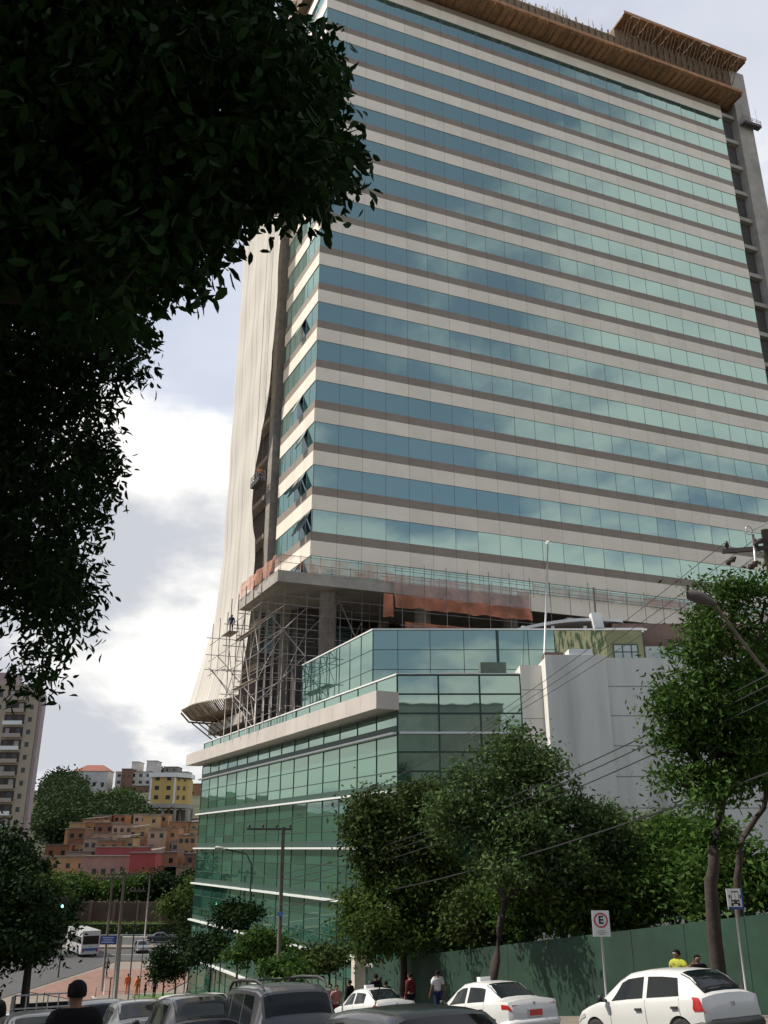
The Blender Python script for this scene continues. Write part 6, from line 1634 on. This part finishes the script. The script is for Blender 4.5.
# yellow apartment block on stilts
yd = 312
a = at(151, 777, yd); b = at(176, 777, yd); zb = at(151, 804, yd).z
yb = thing('yellow_apartment_block', (a.x, yd, ground(a.x, yd)), 'yellow apartment block with white trim standing on tall concrete stilts', 'building')
M_yel = mat('yellow_render', (.55, .38, .13), .8, var=.08, scale=.4, dirt=(.35, .25, .1, .4))
m = MB(); m.para((a.x, yd, zb), (b.x-a.x, 0, 0), (3, 12, 0), (0, 0, a.z-zb)); m.build('wall', M_yel, yb)
m = MB(); m.para((b.x+.01, yd+.1, zb), (3.4, 5, 0), (-.2, 8, 0), (0, 0, a.z-zb-.4)); m.build('side_wall', M_yel, yb)
for z, nm in ((a.z, 'roof_cornice'), (zb-1.2, 'floor_slab')):
    m = MB(); m.para((a.x-.6, yd-.6, z), (b.x-a.x+1, 0, 0), (3, 13, 0), (0, 0, 1.4)); m.para((b.x+.45, yd-.58, z+.01), (3.7, 5.4, 0), (-.3, 8, 0), (0, 0, 1.35)); m.build(nm, M_white if nm[0] == 'r' else M_conc, yb)
m = MB()
for k in (0, 1): m = MB(); m.para((a.x-.1+k*(b.x-a.x-.4), yd-.1, zb), (.6, 0, 0), (0, .3, 0), (0, 0, a.z-zb)); m.build('corner_trim', M_white, yb)
for c_ in range(2):
    for r in range(3):
        m = MB(); m.para((a.x+1.6+c_*3.9, yd-.05, zb+1.5+r*3.0), (1.4, 0, 0), (0, .1, 0), (0, 0, 1.3)); m.build('window', M_wd, yb)
for k in range(2):
    for r in range(3): m = MB(); m.para(V((b.x+.6+k*1.5, yd+.82+k*2.2, zb+1.5+r*3.0)), V((.55, .8, 0)), V((.05, -.05, 0)), V((0, 0, 1.3))); m.build('window', M_wd, yb)
for k in range(4):
    for j in range(2):
        m = MB(); m.para((a.x+.4+k*(b.x-a.x+3.6)/3, yd+.3+j*8, zb-14), (.8, 0, 0), (0, .8, 0), (0, 0, 12.8)); m.build('stilt', M_conc, yb)
m = MB(); m.para((a.x, yd+.2, zb-6.5), (b.x-a.x+4, 0, 0), (0, 9, 0), (0, 0, .6)); m.build('lower_slab', M_conc, yb)
m = MB(); m.para((a.x+1, yd+9.5, zb-14), (b.x-a.x+2, 0, 0), (0, .5, 0), (0, 0, 12.5)); m.build('back_wall', M_conc_d, yb)
# buildings and trees over the street at the left, outside the picture, which the green glass mirrors
for (u, w, ww, dd, h, c_, lab_) in [(58, -20, 12, 14, 15, 'grey cement', 'grey apartment house across the street mirrored in the green glass'), (84, -22, 14, 14, 10, 'pale brick', 'low pale brick house across the street mirrored in the green glass'), (36, -24, 14, 14, 19, 'white', 'white apartment house across the street mirrored in the green glass')]:
    p = street(u, w); house(p.x-10, p.y, ww, dd, h, c_, lab_, 'flat', 4, int(h/3), name='apartment_house')
for k in range(5):
    p = street(46+k*11, -11.5); b = V((p.x, p.y, ground(p.x, p.y)))
    if k in (3,): continue
    if (p.x-0)/(p.y) > -.55: pass
house(2, -52, 34, 12, 17, 'white', 'wide white unseen house added behind the photographer for the front glass to mirror', 'flat', 9, 5, name='apartment_house', zb=5)  # unseen houses added behind the camera to darken the front glass reflection
house(34, -44, 22, 12, 21, 'pale brick', 'pale brick unseen house added for the mirror image, right of the wide white one', 'flat', 6, 7, name='apartment_house', zb=2)
house(-30, -50, 22, 12, 14, 'brown brick', 'brown unseen house added for the mirror image, left of the wide white one', 'flat', 6, 4, name='apartment_house', zb=8)
# repeats share a group
for o in scn.objects:
    if o.parent is None and 'category' in o and 'group' not in o:
        n = o.name.split('.')[0]
        g = {'parked_car': 'cars parked and queuing on the street', 'taxi': 'white sedans by the green wall', 'moving_car': 'cars down at the junction', 'hillside_house': 'houses on the hillside', 'shrub': 'shrubs behind the green wall', 'small_tree': 'small trees in front of the glass facade',
             'roadside_tree': 'trees across the avenue', 'hillside_tree': 'trees on the hillside', 'person': 'people on the street and the building site', 'street_tree': 'street trees by the green wall', 'garden_tree': 'trees behind the green wall', 'utility_pole': 'utility poles', 'lamp_post': 'thin posts at the foot of the street', 'guard_net': 'orange nets at the foot of the tower', 'overhead_wire': 'overhead wires', 'scaffold': 'scaffolds round the foot of the tower', 'work_platform': 'suspended work platforms', 'street_lamp': 'street lamps', 'apartment_house': 'houses across the street'}.get(n)
        if g: o['group'] = g
